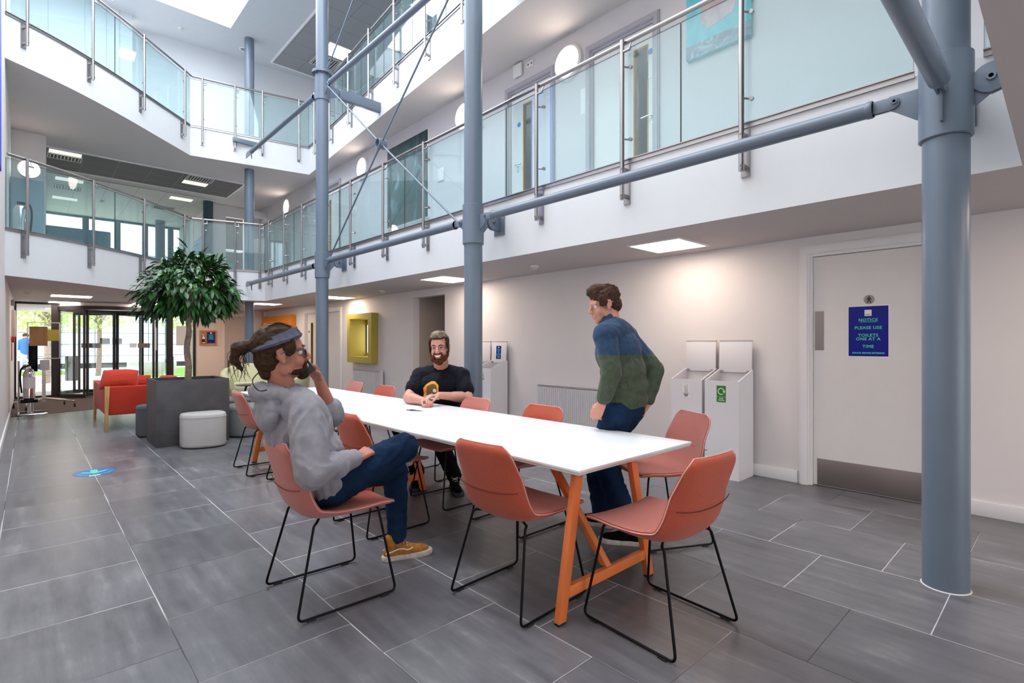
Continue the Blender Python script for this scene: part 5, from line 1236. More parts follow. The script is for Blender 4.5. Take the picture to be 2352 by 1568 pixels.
# ================================================================ PEOPLE
def limb(b, pts, rs, seg=16):
    for i in range(len(pts) - 1): b.cap(pts[i], rs[i], pts[i + 1], rs[i + 1], seg)
def frame_(o, f, up=(0, 0, 1), s=1.0, pitch=0, roll=0):
    """matrix of a head: x forward, y left, z up"""
    f = V(f).normalized(); l = V(up).cross(f).normalized(); u = f.cross(l)
    m = Matrix(((f.x, l.x, u.x, 0), (f.y, l.y, u.y, 0), (f.z, l.z, u.z, 0), (0, 0, 0, 1)))
    return Matrix.Translation(o) @ m @ Matrix.Rotation(math.radians(-pitch), 4, 'Y') @ Matrix.Rotation(math.radians(roll), 4, 'X') @ Matrix.Scale(s, 4)
class HB:
    """shapes given in head space"""
    def __init__(s, b, mx): s.b = b; s.mx = mx; s.sc = mx.to_scale()[0]; s.r = mx.to_3x3().normalized()
    def e(s, c, r, rot=None): s.b.ell(s.mx @ V(c), [x * s.sc for x in r], s.r @ rot if rot else s.r, 18, 11); return s
    def c(s, p, r0, q, r1=None): s.b.cap(s.mx @ V(p), r0 * s.sc, s.mx @ V(q), (r0 if r1 is None else r1) * s.sc, 12); return s
def head(b, mx, full=1.0):
    h = HB(b, mx)
    h.e((-.016, 0, .036), (.094, .074, .088)).e((.042, 0, .034), (.046, .061, .055)).e((.036, 0, -.030), (.050, .057 * full, .060))
    h.e((.034, 0, -.074), (.050, .048 * full, .036)).e((.072, 0, -.098), (.020, .025, .018)).e((.0, 0, -.05), (.055, .060 * full, .05))
    for s in (-1, 1):
        h.e((.052, s * .034, -.034), (.030, .026, .028)).e((.002, s * .050 * full, -.062), (.032, .016, .032)).e((.100, s * .0105, -.031), (.011, .008, .0075))
        h.c((.086, s * .012, .026), .0095, (.070, s * .050, .024), .0085)
        # ear: rim, lobe
        h.e((-.010, s * .079, -.002), (.018, .006, .030)).c((-.026, s * .084, .020), .006, (-.006, s * .084, .028), .006).c((-.026, s * .084, .020), .006, (-.024, s * .083, -.012), .005).e((-.004, s * .080, -.030), (.009, .006, .010))
    h.c((.086, 0, .014), .0085, (.108, 0, -.022), .0115)
    h.c((.088, -.017, -.055), .0075, (.088, .017, -.055)).c((.094, -.006, -.055), .0065, (.094, .006, -.055)).c((.088, -.014, -.067), .0085, (.088, .014, -.067)).c((.080, 0, -.046), .009, (.088, 0, -.040), .008)
def eyes(p, mx, z=.004, closed=False):
    for s in (-1, 1):
        b = MB(); HB(b, mx).e((.0695, s * .031, z), (.0125, .0125, .0125 if not closed else .009)); ey = b.build('eye', M['eye'], p, smooth=180)
        b = MB(); HB(b, mx).e((.0775, s * .031, z), (.0055, .0062, .0062)); b.build('iris', M['iris'], ey, smooth=180)
def hand(b, W, d, n, side, curl=(40, 45, 35), sc=1.0, thumb=(35, 25), spread=3, curls=None):
    """W wrist, d towards fingers, n out of the palm, side towards the thumb"""
    W, d = V(W), V(d).normalized(); n = (V(n) - d * V(n).dot(d)).normalized(); s = d.cross(n).normalized()
    if s.dot(V(side)) < 0: s = -s
    K = []
    for i, (o, l) in enumerate(((.030, .088), (.010, .092), (-.011, .088), (-.030, .080))):
        k = W + (d * l + s * o) * sc; K.append(k); b.cap(W + s * o * .55 * sc + d * .01 * sc, .0155 * sc, k, .0115 * sc, 10)
    b.cap(W - d * .03, .024 * sc, W + d * .02, .023 * sc, 12); b.cap(W + d * .03 + s * .018 * sc, .016 * sc, W + d * .06 - s * .018 * sc + n * .002, .015 * sc, 10)
    for i, (L, r) in enumerate(((.073, .0092), (.082, .0094), (.076, .0090), (.060, .0082))):
        p = K[i]; a = 0; cu = curls[i] if curls else curl; dd0 = (d + s * math.tan(math.radians(spread * (1.5 - i)))).normalized()
        for j, f in enumerate((.46, .30, .24)):
            a += cu[j] + i * 2; ra = math.radians(a); dd = dd0 * math.cos(ra) + n * math.sin(ra); q = p + dd * L * f * sc; b.cap(p, (r - .0006 * j) * sc, q, (r - .0006 * (j + 1)) * sc, 10); p = q
    p = W + (d * .022 + s * .022 + n * .006) * sc; a, c = thumb
    for j, (L, r) in enumerate(((.042, .0145), (.034, .0105), (.026, .0095))):
        ra = math.radians(a - j * c); dd = (d * math.cos(ra) + s * math.sin(ra) + n * (.30 + .22 * j)).normalized(); q = p + dd * L * sc; b.cap(p, r * sc, q, (r - .0015) * sc, 10); p = q
def cloth(bm, amp, sc=9, axis=(1, 1, .35), seed=0, ridge=True, keep=None):
    bm.normal_update(); off = V((seed * 7.3, seed * 3.1, seed))
    for v in bm.verts:
        p = V((v.co.x * axis[0], v.co.y * axis[1], v.co.z * axis[2])) * sc + off
        w = V((noise.noise(p * .6 + V((5, 1, 2))), noise.noise(p * .6 + V((9, 3, 7))), 0)) * 1.2
        h = noise.noise(p + w)
        h = (1 - abs(h) * 2.6) if ridge else h
        a = amp if keep is None else amp * keep(v.co)
        v.co = v.co + v.normal * (a * h)
def finish(name, bm, m, parent, fn=None, smooth=180):
    if fn:
        for f in bm.faces: f.material_index = fn(f.calc_center_median())
    return link(name, bm, m, parent, smooth)

def shoe(p, heel, toe, up, sc=1.0, high=True, m='tan', stripe=True, nrm=None, sole='sole'):
    heel, toe, up = V(heel), V(toe), V(up).normalized(); d = (toe - heel).normalized(); l = up.cross(d).normalized(); u = d.cross(l)
    mx = Matrix(((d.x, l.x, u.x, heel.x), (d.y, l.y, u.y, heel.y), (d.z, l.z, u.z, heel.z), (0, 0, 0, 1))) @ Matrix.Scale(sc, 4)
    out = [(0, .030), (.06, .034), (.13, .040), (.20, .050), (.25, .046), (.28, .030), (.292, .0)]
    ring = [(x, y) for x, y in out] + [(x, -y) for x, y in out[::-1][1:]] + [(-.018, -.018), (-.024, 0), (-.018, .018)]
    ring = [tuple(q)[:2] for q in catmull([(x, y, 0) for x, y in ring + ring[:1]], 3)[:-1]]
    b = MB(); b.rings([[mx @ V((x * k + (1 - k) * .13, y * k, z)) for x, y in ring] for k, z in ((.97, 0), (1.01, .004), (1.01, .026), (.98, .031))])
    so = b.build('shoe', M[sole], p, smooth=50)
    b = MB(); H = HB(b, mx)
    H.e((.045, 0, .045), (.062, .034, .045)).e((.16, 0, .035), (.115, .043, .036)).c((.04, 0, .06), .036, (.03, 0, .125 if high else .085), .036).c((.08, 0, .075), .030, (.20, 0, .038), .030)
    bm = bake(b.bm, .006, 3); finish('upper', bm, M[m], so)
    b = MB()
    for k in range(5):
        x = .105 + k * .022; z = .098 - k * .0125
        b.tube([mx @ V((x, -.022, z - .006)), mx @ V((x + .004, 0, z + .006)), mx @ V((x, .022, z - .006))], .0025 * sc, 6)
    b.tube([mx @ V(q) for q in ((.10, -.002, .105), (.09, -.02, .125), (.105, -.028, .115), (.105, -.004, .104), (.11, .022, .12), (.10, .028, .108), (.10, .0, .104))], .002 * sc, 6); b.build('laces', M['lace'], so)
    if stripe:
        for s in (-1, 1): MB().tube([mx @ V((x, s * y, z)) for x, y, z in ((-.008, .032, .052), (.03, .039, .060), (.065, .042, .072), (.095, .0425, .070), (.12, .0425, .060), (.145, .0425, .061), (.158, .041, .070))], .0042 * sc, 6).build('side_stripe', M['lace'], so, smooth=60)
    return so

# ---------------------------------------------------------------- man in the hoodie
def hoodie_man():
    P = thing('person', 'seated person in a grey hoodie and jeans holding a phone to the face, legs crossed', 'person', (1.15, 2.7, 0))
    hm = frame_((.935, 2.70, 1.262), (.965, -.26, 0), s=1.12, pitch=7)
    sh_r, el_r, wr_r = (.985, 2.50, .965), (.955, 2.375, .725), (1.225, 2.475, .735)
    sh_l, el_l, wr_l = (1.02, 2.90, .975), (1.275, 2.885, .905), (1.175, 2.83, 1.115)
    hip_r, kn_r, an_r = (1.15, 2.61, .575), (1.495, 2.47, .755), (1.60, 2.83, .645)
    hip_l, kn_l, an_l = (1.17, 2.80, .570), (1.655, 2.84, .535), (1.655, 2.815, .11)
    b = MB(); head(b, hm)
    limb(b, [hm @ V((-.028, 0, -.05)), (.955, 2.73, 1.05), (1.0, 2.72, .90), (1.08, 2.71, .74), (1.14, 2.70, .60)], [.062, .062, .12, .125, .13])
    limb(b, [sh_r, el_r, wr_r], [.055, .045, .027]); limb(b, [sh_l, el_l, wr_l], [.055, .046, .028])
    limb(b, [hip_r, kn_r, an_r], [.075, .055, .038]); limb(b, [hip_l, kn_l, an_l], [.075, .055, .038]); limb(b, [(1.0, 2.53, 1.0), (1.0, 2.90, 1.0)], [.05, .05])
    d = V((.34, .12, .10)); hand(b, wr_r, d, (.10, .30, -.95), (-.2, .5, .8), curl=(62, 78, 50), sc=1.02, thumb=(30, 10))
    hand(b, wr_l, (-.42, -.10, .62), (-.70, -.35, -.50), (.1, -.9, .2), curl=(38, 50, 38), sc=1.05, thumb=(40, 30))
    finish('body', bake(b.bm, .0048, 2), M['skin1'], P); eyes(P, hm)
    # hoodie
    b = MB()
    b.ell((1.14, 2.70, .60), (.165, .195, .115)); b.ell((1.085, 2.71, .73), (.155, .185, .16)); b.ell((1.02, 2.715, .88), (.155, .205, .17)); limb(b, [(.99, 2.52, .985), (.985, 2.72, 1.01), (1.01, 2.90, .985)], [.085, .10, .085])
    limb(b, [sh_r, (.965, 2.43, .85), el_r, (1.06, 2.415, .724), (1.165, 2.455, .732)], [.088, .080, .073, .064, .050]); b.cap((1.165, 2.455, .732), .046, (1.195, 2.465, .734), .042)
    limb(b, [sh_l, (1.16, 2.90, .93), el_l], [.095, .080, .062]); limb(b, [el_l, (1.262, 2.875, .945)], [.062, .056])
    # hood lying on the back of the neck
    for a in range(-100, 281, 16):
        if 70 < (a + 360) % 360 < 0: continue
        r = math.radians(a); c, s_ = math.cos(r), math.sin(r); back = max(0, -c)
        b.ell((.95 + .082 * c - .030 * back, 2.725 + .100 * s_, 1.052 + .028 * back - .045 * max(0, c)), (.034 + .020 * back, .034 + .012 * back, .028 + .014 * back))
    b.ell((.875, 2.72, 1.0), (.055, .125, .075)); b.ell((.865, 2.70, .955), (.045, .11, .07))
    bm = bake(b.bm, .007, 6); cloth(bm, .0085, 9, (1.3, 1.3, .45), 1); cloth(bm, .0045, 16, (1, 1.2, .7), 3)
    ho = finish('hoodie', bm, M['hood'], P)
    b = MB(); b.ell((.905, 2.725, 1.090), (.062, .092, .022)); b.build('hood_lining', M['navy'], ho, smooth=180)
    for s in (-1, 1): MB().tube(catmull([(1.035, 2.72 + s * .045, 1.06), (1.115, 2.70 + s * .05, 1.0), (1.17, 2.70 + s * .045, .93), (1.185, 2.70 + s * .04, .86)], 5), .0035, 6).build('drawstring', M['ink'], ho)
    # jeans
    b = MB(); b.ell((1.15, 2.70, .565), (.155, .185, .10)); limb(b, [hip_r, (1.33, 2.54, .67), kn_r], [.100, .090, .076]); limb(b, [kn_r, (1.545, 2.64, .70), (1.585, 2.77, .66)], [.076, .066, .056])
    limb(b, [hip_l, (1.42, 2.82, .56), kn_l], [.100, .090, .076]); limb(b, [kn_l, (1.66, 2.83, .33), (1.655, 2.815, .145)], [.076, .064, .054])
    bm = bake(b.bm, .008, 4); cloth(bm, .0045, 13, (1, 1, 1), 5); cloth(bm, .002, 30, (1, 1, 1), 6); finish('jeans', bm, M['denim'], P)
    shoe(P, (1.585, 2.83, .0), (1.87, 2.75, .0), (0, 0, 1)); shoe(P, (1.60, 2.90, .68), (1.83, 2.97, .54), V((-.2, -.75, .62)), stripe=False)
    # hair, band, beard, glasses
    b = MB(); H = HB(b, hm)
    H.e((-.026, 0, .052), (.100, .081, .090)).e((.012, 0, .086), (.072, .066, .050)).e((-.06, 0, -.01), (.060, .070, .07)).e((-.075, 0, -.055), (.032, .045, .05))
    for s in (-1, 1): H.e((.022, s * .070, .040), (.034, .013, .045)).c((.018, s * .077, .03), .010, (.022, s * .076, -.006), .006)
    H.c((-.105, 0, .055), .030, (-.145, 0, .060), .022).e((-.165, 0, .050), (.035, .028, .030)).c((-.175, 0, .055), .024, (-.195, .005, .0), .018).c((-.192, 0, .0), .018, (-.170, 0, -.045), .007)
    bm = bake(b.bm, .005, 3); cloth(bm, .004, 26, (.35, 1, 1), 2); hr = finish('hair', bm, M['hair1'], P)
    rnd = random.Random(5); b = MB()
    for k in range(30):
        a = rnd.uniform(-1, 1); st = hm @ V((-.16 + rnd.uniform(-.02, .02), a * .03, .05 + rnd.uniform(-.02, .03))); e = hm @ V((-.175 + rnd.uniform(-.05, .04), a * .05, -.05 + rnd.uniform(-.05, .05))); m = (st + e) / 2 + V((rnd.uniform(-.04, .01), rnd.uniform(-.02, .02), rnd.uniform(-.01, .02)))
        b.tube(catmull([st, m, e], 5), .0012, 4)
    for k in range(26):
        y = rnd.uniform(-.06, .06); b.tube(catmull([hm @ V((.045, y, .126 - y * y * 4)), hm @ V((-.01, y * 1.05, .1415 - y * y * 3 + rnd.uniform(-.003, .005))), hm @ V((-.09, y * .8, .112 - y * y * 3 + rnd.uniform(-.008, .008)))], 5), .0014, 4)
    for y in (-.05, -.03): b.tube(catmull([hm @ V((-.09, y, -.05)), hm @ V((-.135, y - .02, -.09)), hm @ V((-.12, y - .03, -.135)), hm @ V((-.085, y - .03, -.140))], 5), .0022, 4)
    b.build('loose_strands', M['hair1'], hr, smooth=60)
    b = MB(); R = []; n = 40
    for i in range(n):
        a = 2 * PI * i / n; c, s_ = math.cos(a), math.sin(a); cx = -.017 + .104 * c; y = .091 * s_; z = .070 + .026 * c
        t = V((-.101 * s_, .086 * c, 0)).normalized(); nn = V((t.y, -t.x, 0)); up = V((0, 0, 1)); hw = .022 + .003 * c
        R.append([hm @ (V((cx, y, z)) + nn * o + up * u - nn * (.016 if u > 0 else 0)) for o, u in ((0, -hw), (.006, -hw * .5), (.007, hw * .4), (.003, hw), (-.004, hw), (-.003, -hw))])
    b.rings(R, closed=True); b.build('headband', M['band'], P, smooth=60)
    b = MB(); H = HB(b, hm); H.e((.072, 0, -.096), (.029, .034, .026)).c((.078, -.028, -.078), .011, (.078, .028, -.078)).c((.091, -.020, -.047), .0052, (.091, .020, -.047))
    for s in (-1, 1): H.c((.062, s * .036, -.085), .015, (.010, s * .052, -.080), .009).c((.088, s * .024, -.052), .006, (.080, s * .030, -.080), .010)
    bm = bake(b.bm, .004, 2); cloth(bm, .002, 60, (1, 1, 1), 4); finish('beard', bm, M['beard1'], P)
    b = MB(); H = HB(b, hm); H.c((.0975, -.012, -.0585), .0035, (.0975, .012, -.0585)); b.build('teeth', M['tooth'], P, smooth=180)
    b = MB(); H = HB(b, hm); H.c((.097, -.014, -.0655), .0048, (.097, .014, -.0655)); b.build('lip', M['lip'], P, smooth=180)
    g = MB()
    for s in (-1, 1):
        g.tube([hm @ V(q) for q in ((.094, s * .012, .012), (.094, s * .050, .014), (.085, s * .068, .014), (.0, s * .083, .012), (-.02, s * .083, .004))], .0028, 6)
        g.tube([hm @ V((.094 - .10 * abs(.032 - .0) * 0, s * (.032 + .022 * math.cos(a)), -.002 + .016 * math.sin(a))) for a in [2 * PI * k / 16 for k in range(16)]], .0022, 6, closed=True)
    g.tube([hm @ V((.095, -.012, .006)), hm @ V((.098, 0, .009)), hm @ V((.095, .012, .006))], .0022, 6); gl = g.build('spectacles', M['specs'], P)
    b = MB()
    for s in (-1, 1): b.prism([(.032 * s + .021 * math.cos(a), -.002 + .015 * math.sin(a)) for a in [2 * PI * k / 16 for k in range(16)]], -.0005, .0005, hm @ Matrix(((0, 0, 1, .094), (1, 0, 0, 0), (0, 1, 0, 0), (0, 0, 0, 1))))
    b.build('lenses', M['lens'], gl, smooth=0)
    b = MB(); H = HB(b, hm)
    for s in (-1, 1): H.c((.094, s * .014, .030), .0035, (.082, s * .048, .033), .0028)
    b.build('eyebrows', M['hair1'], P, smooth=180)
    ph = MB(); d = (V((1.085, 2.745, 1.165)) - V((1.01, 2.80, 1.285))).normalized(); n_ = V((.1, 1, .2)).normalized(); n_ = (n_ - d * n_.dot(d)).normalized(); s_ = d.cross(n_); c = V((1.055, 2.765, 1.215))
    ph.box(-.072, .072, -.035, .035, -.004, .004, Matrix(((d.x, s_.x, n_.x, c.x), (d.y, s_.y, n_.y, c.y), (d.z, s_.z, n_.z, c.z), (0, 0, 0, 1)))); ph.build('mobile_phone', M['ink'], None, bevel=.003, label='black mobile phone held to the far cheek of the man in the hoodie', cat='phone')
    return P

# ---------------------------------------------------------------- man in the black t-shirt
def tee_man():
    P = thing('person', 'smiling bearded person in a black t-shirt with arms folded on the table', 'person', (3.05, 4.3, 0))
    hm = frame_((2.885, 4.125, 1.274), (-.72, -.70, 0), s=1.15, pitch=-4, roll=3)
    f = V((-.8, -.6, 0)); L = V((.6, -.8, 0)); C = V((3.0, 4.26, 0)); z = lambda h: V((0, 0, h))
    sl, sr = C + L * .205 + z(.990), C - L * .205 + z(.990)
    el, er = V((3.075, 3.925, .80)), V((2.675, 4.34, .795)); wl, wr = V((2.80, 4.005, .835)), V((2.665, 4.06, .79))
    b = MB(); head(b, hm, 1.08); HB(b, hm).e((.074, .034, -.022), (.017, .018, .014)).e((.074, -.034, -.022), (.017, .018, .014))
    limb(b, [hm @ V((-.028, 0, -.05)), C + z(1.06) - f * .01, C + z(.90), C - f * .06 + z(.72), (3.13, 4.38, .56)], [.070, .074, .13, .15, .15])
    limb(b, [sl, el, wl], [.062, .052, .033]); limb(b, [sr, er, wr], [.062, .052, .033]); b.cap(el.lerp(wl, .25), .055, el.lerp(wl, .5), .048); b.cap(er.lerp(wr, .25), .055, er.lerp(wr, .5), .048)
    for h, k, a in (((3.10, 4.22, .56), (2.73, 3.99, .53), (2.82, 3.80, .10)), ((3.10, 4.46, .56), (2.62, 4.42, .53), (2.66, 4.16, .10))): limb(b, [h, k, a], [.08, .06, .04])
    hand(b, wr, V((-.02, -.30, .01)), (-.3, -.1, -1), (-1, .1, .1), curl=(35, 55, 35), sc=1.1, thumb=(35, 20))
    hand(b, wl, V((-.30, .04, -.02)), (.05, -.1, -1), (-.1, -1, .1), curl=(22, 38, 30), sc=1.1, thumb=(40, 25))
    finish('body', bake(b.bm, .0055, 2), M['skin2'], P); eyes(P, hm, closed=True)
    b = MB(); b.ell(C - f * .07 + z(.66), (.20, .24, .14)); b.ell(C - f * .04 + z(.78), (.185, .225, .15)); b.ell(C + z(.90), (.17, .225, .16)); limb(b, [sl + z(.0), C + z(1.0) - f * .01, sr], [.092, .10, .092])
    # chest ellipsoids follow the body's turn
    limb(b, [C + L * .09 + f * .045 + z(.90), C - L * .09 + f * .045 + z(.90)], [.115, .115]); limb(b, [C + L * .1 + f * .03 + z(.78), C - L * .1 + f * .03 + z(.78)], [.12, .12])
    limb(b, [sl, sl.lerp(el, .62)], [.090, .082]); limb(b, [sr, sr.lerp(er, .58)], [.090, .082]); b.ell(C + z(1.065) - f * .005, (.092, .092, .040)); limb(b, [C + z(1.06), C + L * .15 + z(1.03)], [.06, .06]); limb(b, [C + z(1.06), C - L * .15 + z(1.03)], [.06, .06])
    bm = bake(b.bm, .0045, 7); cloth(bm, .006, 9, (1, 1, .5), 8); cloth(bm, .0025, 22, (1, 1, .6), 9)
    o = C + f * .15
    def pr(p):
        q = p - C; u = q.dot(L); h = p.z
        if q.dot(f) < .06: return 0
        u += .035                                       # print sits left of centre in the view
        if h < .775: return 0
        A = lambda x, c, w: abs(x - c) < w
        top = .955 - 2.2 * (u - .015) ** 2 * (6 if u > .015 else 2.6)
        inner = top - .026
        if -.095 < u < .072 and h < top:
            if h > inner or u > .052: return 1
            if u < -.075 + (h - .775) * .15: return 1
            if (u - .028) ** 2 + (h - .865) ** 2 < .018 ** 2: return 2
            if h < .835 - abs(u + .01) * .45: return 2 if not (abs(u + .03 - (h - .79) * .6) < .010 and h < .815) else 3
            return 3
        return 0
    for f_ in bm.faces: f_.material_index = pr(f_.calc_center_median())
    link('t_shirt', bm, [M['tee'], M['print'], M['paper'], M['printb']], P, 180)
    b = MB(); b.ell((3.13, 4.36, .57), (.17, .20, .10))
    for h, k, a in (((3.10, 4.22, .56), (2.73, 3.99, .53), (2.82, 3.80, .12)), ((3.10, 4.46, .56), (2.62, 4.42, .53), (2.66, 4.16, .12))): limb(b, [h, k, a], [.105, .085, .065])
    bm = bake(b.bm, .010, 4); cloth(bm, .005, 11, (1, 1, 1), 9); finish('trousers', bm, M['blackj'], P)
    for a, t_ in (((2.83, 3.84, 0), (2.72, 3.60, 0)), ((2.68, 4.20, 0), (2.52, 3.98, 0))): shoe(P, a, t_, (0, 0, 1), 1.05, high=False, m='blackj', stripe=False, sole='ink')
    b = MB(); H = HB(b, hm); H.e((-.030, 0, .056), (.090, .080, .084)).e((.022, 0, .106), (.066, .063, .040)).e((.050, .012, .122), (.036, .040, .022))
    for k in range(9): y = -.052 + k * .013; H.c((.078 - abs(y) * .25, y, .098 + .004 * (k % 2)), .008, (.02, y * .9 + .004, .140 - abs(y) * .25), .010)
    bm = bake(b.bm, .005, 2); cloth(bm, .004, 26, (1, 1, 1), 2)
    top = lambda c: 0 if (hm.inverted() @ c).z > .088 else 1
    for f_ in bm.faces: f_.material_index = top(f_.calc_center_median())
    for s in (-1, 1): pass
    hr = link('hair', bm, [M['hair2'], M['hair2s']], P, 180)
    b = MB(); H = HB(b, hm)
    for s in (-1, 1): H.e((.018, s * .074, .035), (.035, .010, .040)).c((.020, s * .078, .03), .008, (.016, s * .076, -.03), .008)
    b.build('sideburns', M['hair2s'], hr, smooth=180)
    b = MB(); H = HB(b, hm); H.e((.070, 0, -.104), (.034, .042, .026)).c((.091, -.030, -.040), .0065, (.091, .030, -.040)).c((.040, 0, -.108), .034, (.07, 0, -.106), .03)
    for s in (-1, 1): H.c((.062, s * .044, -.088), .021, (.012, s * .064, -.062), .015).c((.012, s * .066, -.058), .013, (.012, s * .074, -.028), .009).c((.085, s * .030, -.045), .008, (.076, s * .040, -.082), .015)
    bm = bake(b.bm, .0045, 2); cloth(bm, .002, 60, (1, 1, 1), 4); finish('beard', bm, M['beard2'], P)
    b = MB(); H = HB(b, hm); H.c((.0950, -.010, -.0600), .0062, (.0950, .010, -.0600))
    for s in (-1, 1): H.c((.0950, s * .010, -.0600), .0060, (.0915, s * .024, -.0530), .0035)
    b.build('teeth', M['tooth'], P, smooth=180)
    b = MB(); H = HB(b, hm); H.c((.0965, -.011, -.0705), .0042, (.0965, .011, -.0705))
    for s in (-1, 1): H.c((.0965, s * .011, -.0705), .0042, (.092, s * .027, -.0560), .0025).c((.0975, s * .004, -.0520), .0026, (.0930, s * .026, -.0500), .0022)
    b.build('lip', M['lip'], P, smooth=180)
    b = MB(); H = HB(b, hm)
    for s in (-1, 1): H.c((.0945, s * .014, .026), .0042, (.090, s * .033, .0315), .0042).c((.090, s * .033, .0315), .0040, (.079, s * .051, .024), .0028).c((.0815, s * .021, .0075), .0022, (.0805, s * .031, .0100), .0024).c((.0805, s * .031, .0100), .0024, (.0745, s * .043, .0060), .0022)
    b.build('eyebrows', M['hair2s'], P, smooth=180)
    return P

# ---------------------------------------------------------------- walking man
def fleece_man():
    P = thing('person', 'standing person in a blue and green fleece seen from behind, stepping past the table end', 'person', (3.0, 2.1, 0))
    hm = frame_((2.925, 2.205, 1.585), (-.80, .60, 0), s=1.02, pitch=-14)
    sl, sr = V((2.80, 2.10, 1.375)), V((3.115, 2.15, 1.36)); el, er = V((2.775, 2.03, 1.125)), V((3.215, 1.985, 1.13)); wl, wr = V((2.755, 2.09, .93)), V((3.13, 1.99, .90))
    pel = V((3.0, 2.08, .88)); hl, hr_ = (2.91, 2.08, .86), (3.08, 2.10, .86)
    b = MB(); head(b, hm)
    limb(b, [hm @ V((-.028, 0, -.05)), (2.945, 2.15, 1.44), (2.96, 2.12, 1.25), (2.99, 2.09, 1.05), pel], [.058, .062, .12, .115, .12])
    limb(b, [sl, el, wl], [.05, .040, .026]); limb(b, [sr, er, wr], [.05, .040, .026])
    L1 = [hl, (2.935, 2.22, .52), (2.90, 1.985, .11)]; L2 = [hr_, (3.02, 2.36, .50), (3.03, 2.30, .10)]
    limb(b, L1, [.08, .055, .038]); limb(b, L2, [.08, .055, .038]); limb(b, [sl, (2.95, 2.13, 1.39), sr], [.05, .06, .05])
    hand(b, wl, V((-.05, .10, -.22)), (.9, .2, .1), (-.1, 1, .1), curl=(25, 35, 25), thumb=(35, 20)); hand(b, wr, V((-.10, .10, -.16)), (-.9, .2, .1), (.1, 1, .1), curl=(25, 30, 20))
    finish('body', bake(b.bm, .0055, 2), M['skin2'], P); eyes(P, hm)
    b = MB(); b.ell((3.0, 2.085, .945), (.175, .150, .11)); b.ell((2.995, 2.085, 1.02), (.175, .150, .16)); b.ell((2.985, 2.09, 1.12), (.178, .148, .16)); b.ell((2.965, 2.11, 1.25), (.185, .140, .17)); limb(b, [sl, (2.95, 2.125, 1.40), sr], [.085, .10, .085])
    limb(b, [sl, el, (2.758, 2.08, .965)], [.078, .066, .050]); limb(b, [sr, er, (3.14, 1.99, .935)], [.078, .066, .050]); b.cap((2.945, 2.15, 1.42), .070, (2.938, 2.17, 1.475), .066)
    bm = bake(b.bm, .007, 10); cloth(bm, .005, 7, (1.2, 1.2, .5), 22, ridge=False); cloth(bm, .0035, 20, (1, 1, .45), 13)
    for f_ in bm.faces: f_.material_index = 0 if f_.calc_center_median().z > 1.245 else 1
    fl = link('fleece', bm, [M['fleeceb'], M['fleeceg']], P, 180)
    b = MB(); b.ell((3.0, 2.09, .87), (.155, .135, .11)); limb(b, [L1[0], (2.92, 2.15, .70), L1[1]], [.105, .095, .082]); limb(b, [L1[1], (2.91, 2.08, .28), (2.90, 1.99, .115)], [.082, .076, .070]); limb(b, [L2[0], L2[1]], [.105, .080]); limb(b, [L2[1], (3.03, 2.30, .115)], [.080, .068])
    bm = bake(b.bm, .009, 4); cloth(bm, .006, 11, (1, 1, 1), 15); cloth(bm, .003, 24, (1, 1, 1), 16); finish('jeans', bm, M['denim'], P)
    shoe(P, (2.93, 1.90, 0), (2.80, 2.13, 0), (0, 0, 1), .98, high=False, m='blackj', stripe=False); shoe(P, (3.05, 2.24, 0), (2.97, 2.50, 0), (0, 0, 1), .98, high=False, m='blackj', stripe=False)
    b = MB(); H = HB(b, hm); H.e((-.022, 0, .055), (.102, .084, .088)).e((.03, 0, .105), (.065, .066, .042)).e((-.065, 0, -.01), (.052, .066, .06))
    for s in (-1, 1): H.e((.018, s * .073, .035), (.035, .012, .045))
    bm = bake(b.bm, .005, 3); cloth(bm, .006, 24, (1, 1, 1), 2); cloth(bm, .003, 50, (1, 1, 1), 3); finish('hair', bm, M['hair3'], P)
    return P
hoodie_man(); tee_man(); fleece_man()

# person far outside on the paving
def far_person():
    P = thing('person', 'distant person in a blue jacket walking outside beyond the left entrance pane', 'person', (-.05, 30, 0)); x, y = -.10, 28.0
    b = MB(); b.ell((x, y, 1.58), (.085, .085, .12)); limb(b, [(x, y, 1.45), (x, y, .95)], [.10, .12]); limb(b, [(x - .05, y, .9), (x + .12, y, .45), (x + .05, y, .05)], [.09, .06, .05]); limb(b, [(x, y, .9), (x - .15, y, .48), (x - .35, y, .1)], [.09, .06, .05]); limb(b, [(x + .15, y, 1.4), (x + .25, y, 1.1), (x + .3, y, .9)], [.05, .04, .04])
    finish('body', bake(b.bm, .02, 2), M['skin2'], P)
    b = MB(); limb(b, [(x, y, 1.38), (x, y, .98)], [.17, .16]); limb(b, [(x + .15, y, 1.4), (x + .25, y, 1.12), (x + .3, y, .95)], [.075, .065, .055]); limb(b, [(x - .15, y, 1.4), (x - .22, y, 1.1)], [.075, .06]); finish('jacket', bake(b.bm, .02, 2), M['signblue'], P)
    b = MB(); limb(b, [(x - .05, y, .9), (x + .12, y, .45), (x + .05, y, .05)], [.12, .085, .07]); limb(b, [(x, y, .9), (x - .15, y, .48), (x - .35, y, .1)], [.12, .085, .07]); finish('trousers', bake(b.bm, .02, 2), M['greytrim'], P)
    b = MB(); b.ell((x, y + .01, 1.63), (.10, .10, .10)); b.build('hair', M['hair3'], P, smooth=180)
far_person()

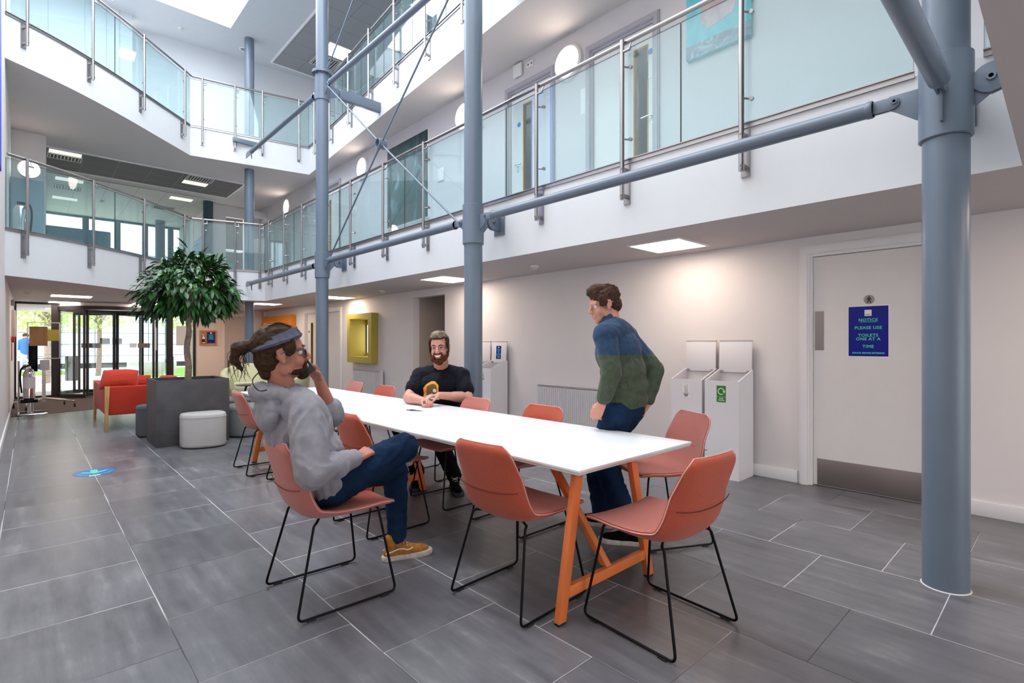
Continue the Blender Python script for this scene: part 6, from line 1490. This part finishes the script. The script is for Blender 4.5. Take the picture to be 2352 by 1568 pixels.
# folded mask on the table
mk = [o for o in bpy.data.objects if o.name == 'face_mask'][0]
pillow('cloth', M['navy'], (2.50, 3.72, .7475), (.16, .10, .012), Matrix.Rotation(math.radians(40), 4, 'Z'), mk)
o_m = bpy.data.objects['cloth']; o_m.data.transform(Matrix.Translation(-mk.location))
for s in (-1, 1): MB().tube([V((2.46 - .02 * s, 3.78 + .02 * s, .7425)) + V((-.07 * math.sin(a) + .02 * s, .055 * math.sin(a) + .05 * (1 - math.cos(a)), 0)) for a in [PI * k / 12 for k in range(13)]], .002, 6).build('loop', M['ink'], mk)
# ================================================================ LIGHT, SKY, CAMERA
w = bpy.data.worlds.new('world'); SC.world = w; w.use_nodes = True; nt = w.node_tree; nt.nodes.clear()
o_ = nt.nodes.new('ShaderNodeOutputWorld'); bg = nt.nodes.new('ShaderNodeBackground'); bg.inputs[0].default_value = (.88, .94, 1, 1); bg.inputs[1].default_value = 3.0; nt.links.new(bg.outputs[0], o_.inputs[0])
def area(name, loc, rot, sx, sy, power, col=(1, 1, 1)):
    l = bpy.data.lights.new(name, 'AREA'); l.shape = 'RECTANGLE'; l.size = sx; l.size_y = sy; l.energy = power; l.color = col
    o = bpy.data.objects.new(name, l); COL.objects.link(o); o.location = loc; o.rotation_euler = rot; return o
area('rooflight_daylight', ((RX - .26) / 2, (RY0 + RY1) / 2, ZR + .88), (0, 0, 0), RX + .2, RY1 - RY0 - .1, 500, (.84, .92, 1))
s = bpy.data.lights.new('sun', 'SUN'); s.energy = 5.0; s.angle = .2; s.color = (1, .97, .9); so = bpy.data.objects.new('sun', s); COL.objects.link(so); so.rotation_euler = (math.radians(-40), math.radians(25), 0)
cd = bpy.data.cameras.new('camera'); cam = bpy.data.objects.new('camera', cd); COL.objects.link(cam); SC.camera = cam
cam.location = (0, 0, 1.32); cam.rotation_euler = (PI / 2, 0, -math.atan2(1109, 1192)); cd.lens = 1192 / 2352 * 36; cd.sensor_width = 36; cd.shift_y = 4 / 2352; cd.clip_start = .05; cd.clip_end = 300
vs = SC.view_settings; SC.display_settings.display_device = 'sRGB'; vs.view_transform = 'Standard'; vs.look = 'None'; vs.gamma = 1; vs.exposure = .42; vs.use_curve_mapping = False
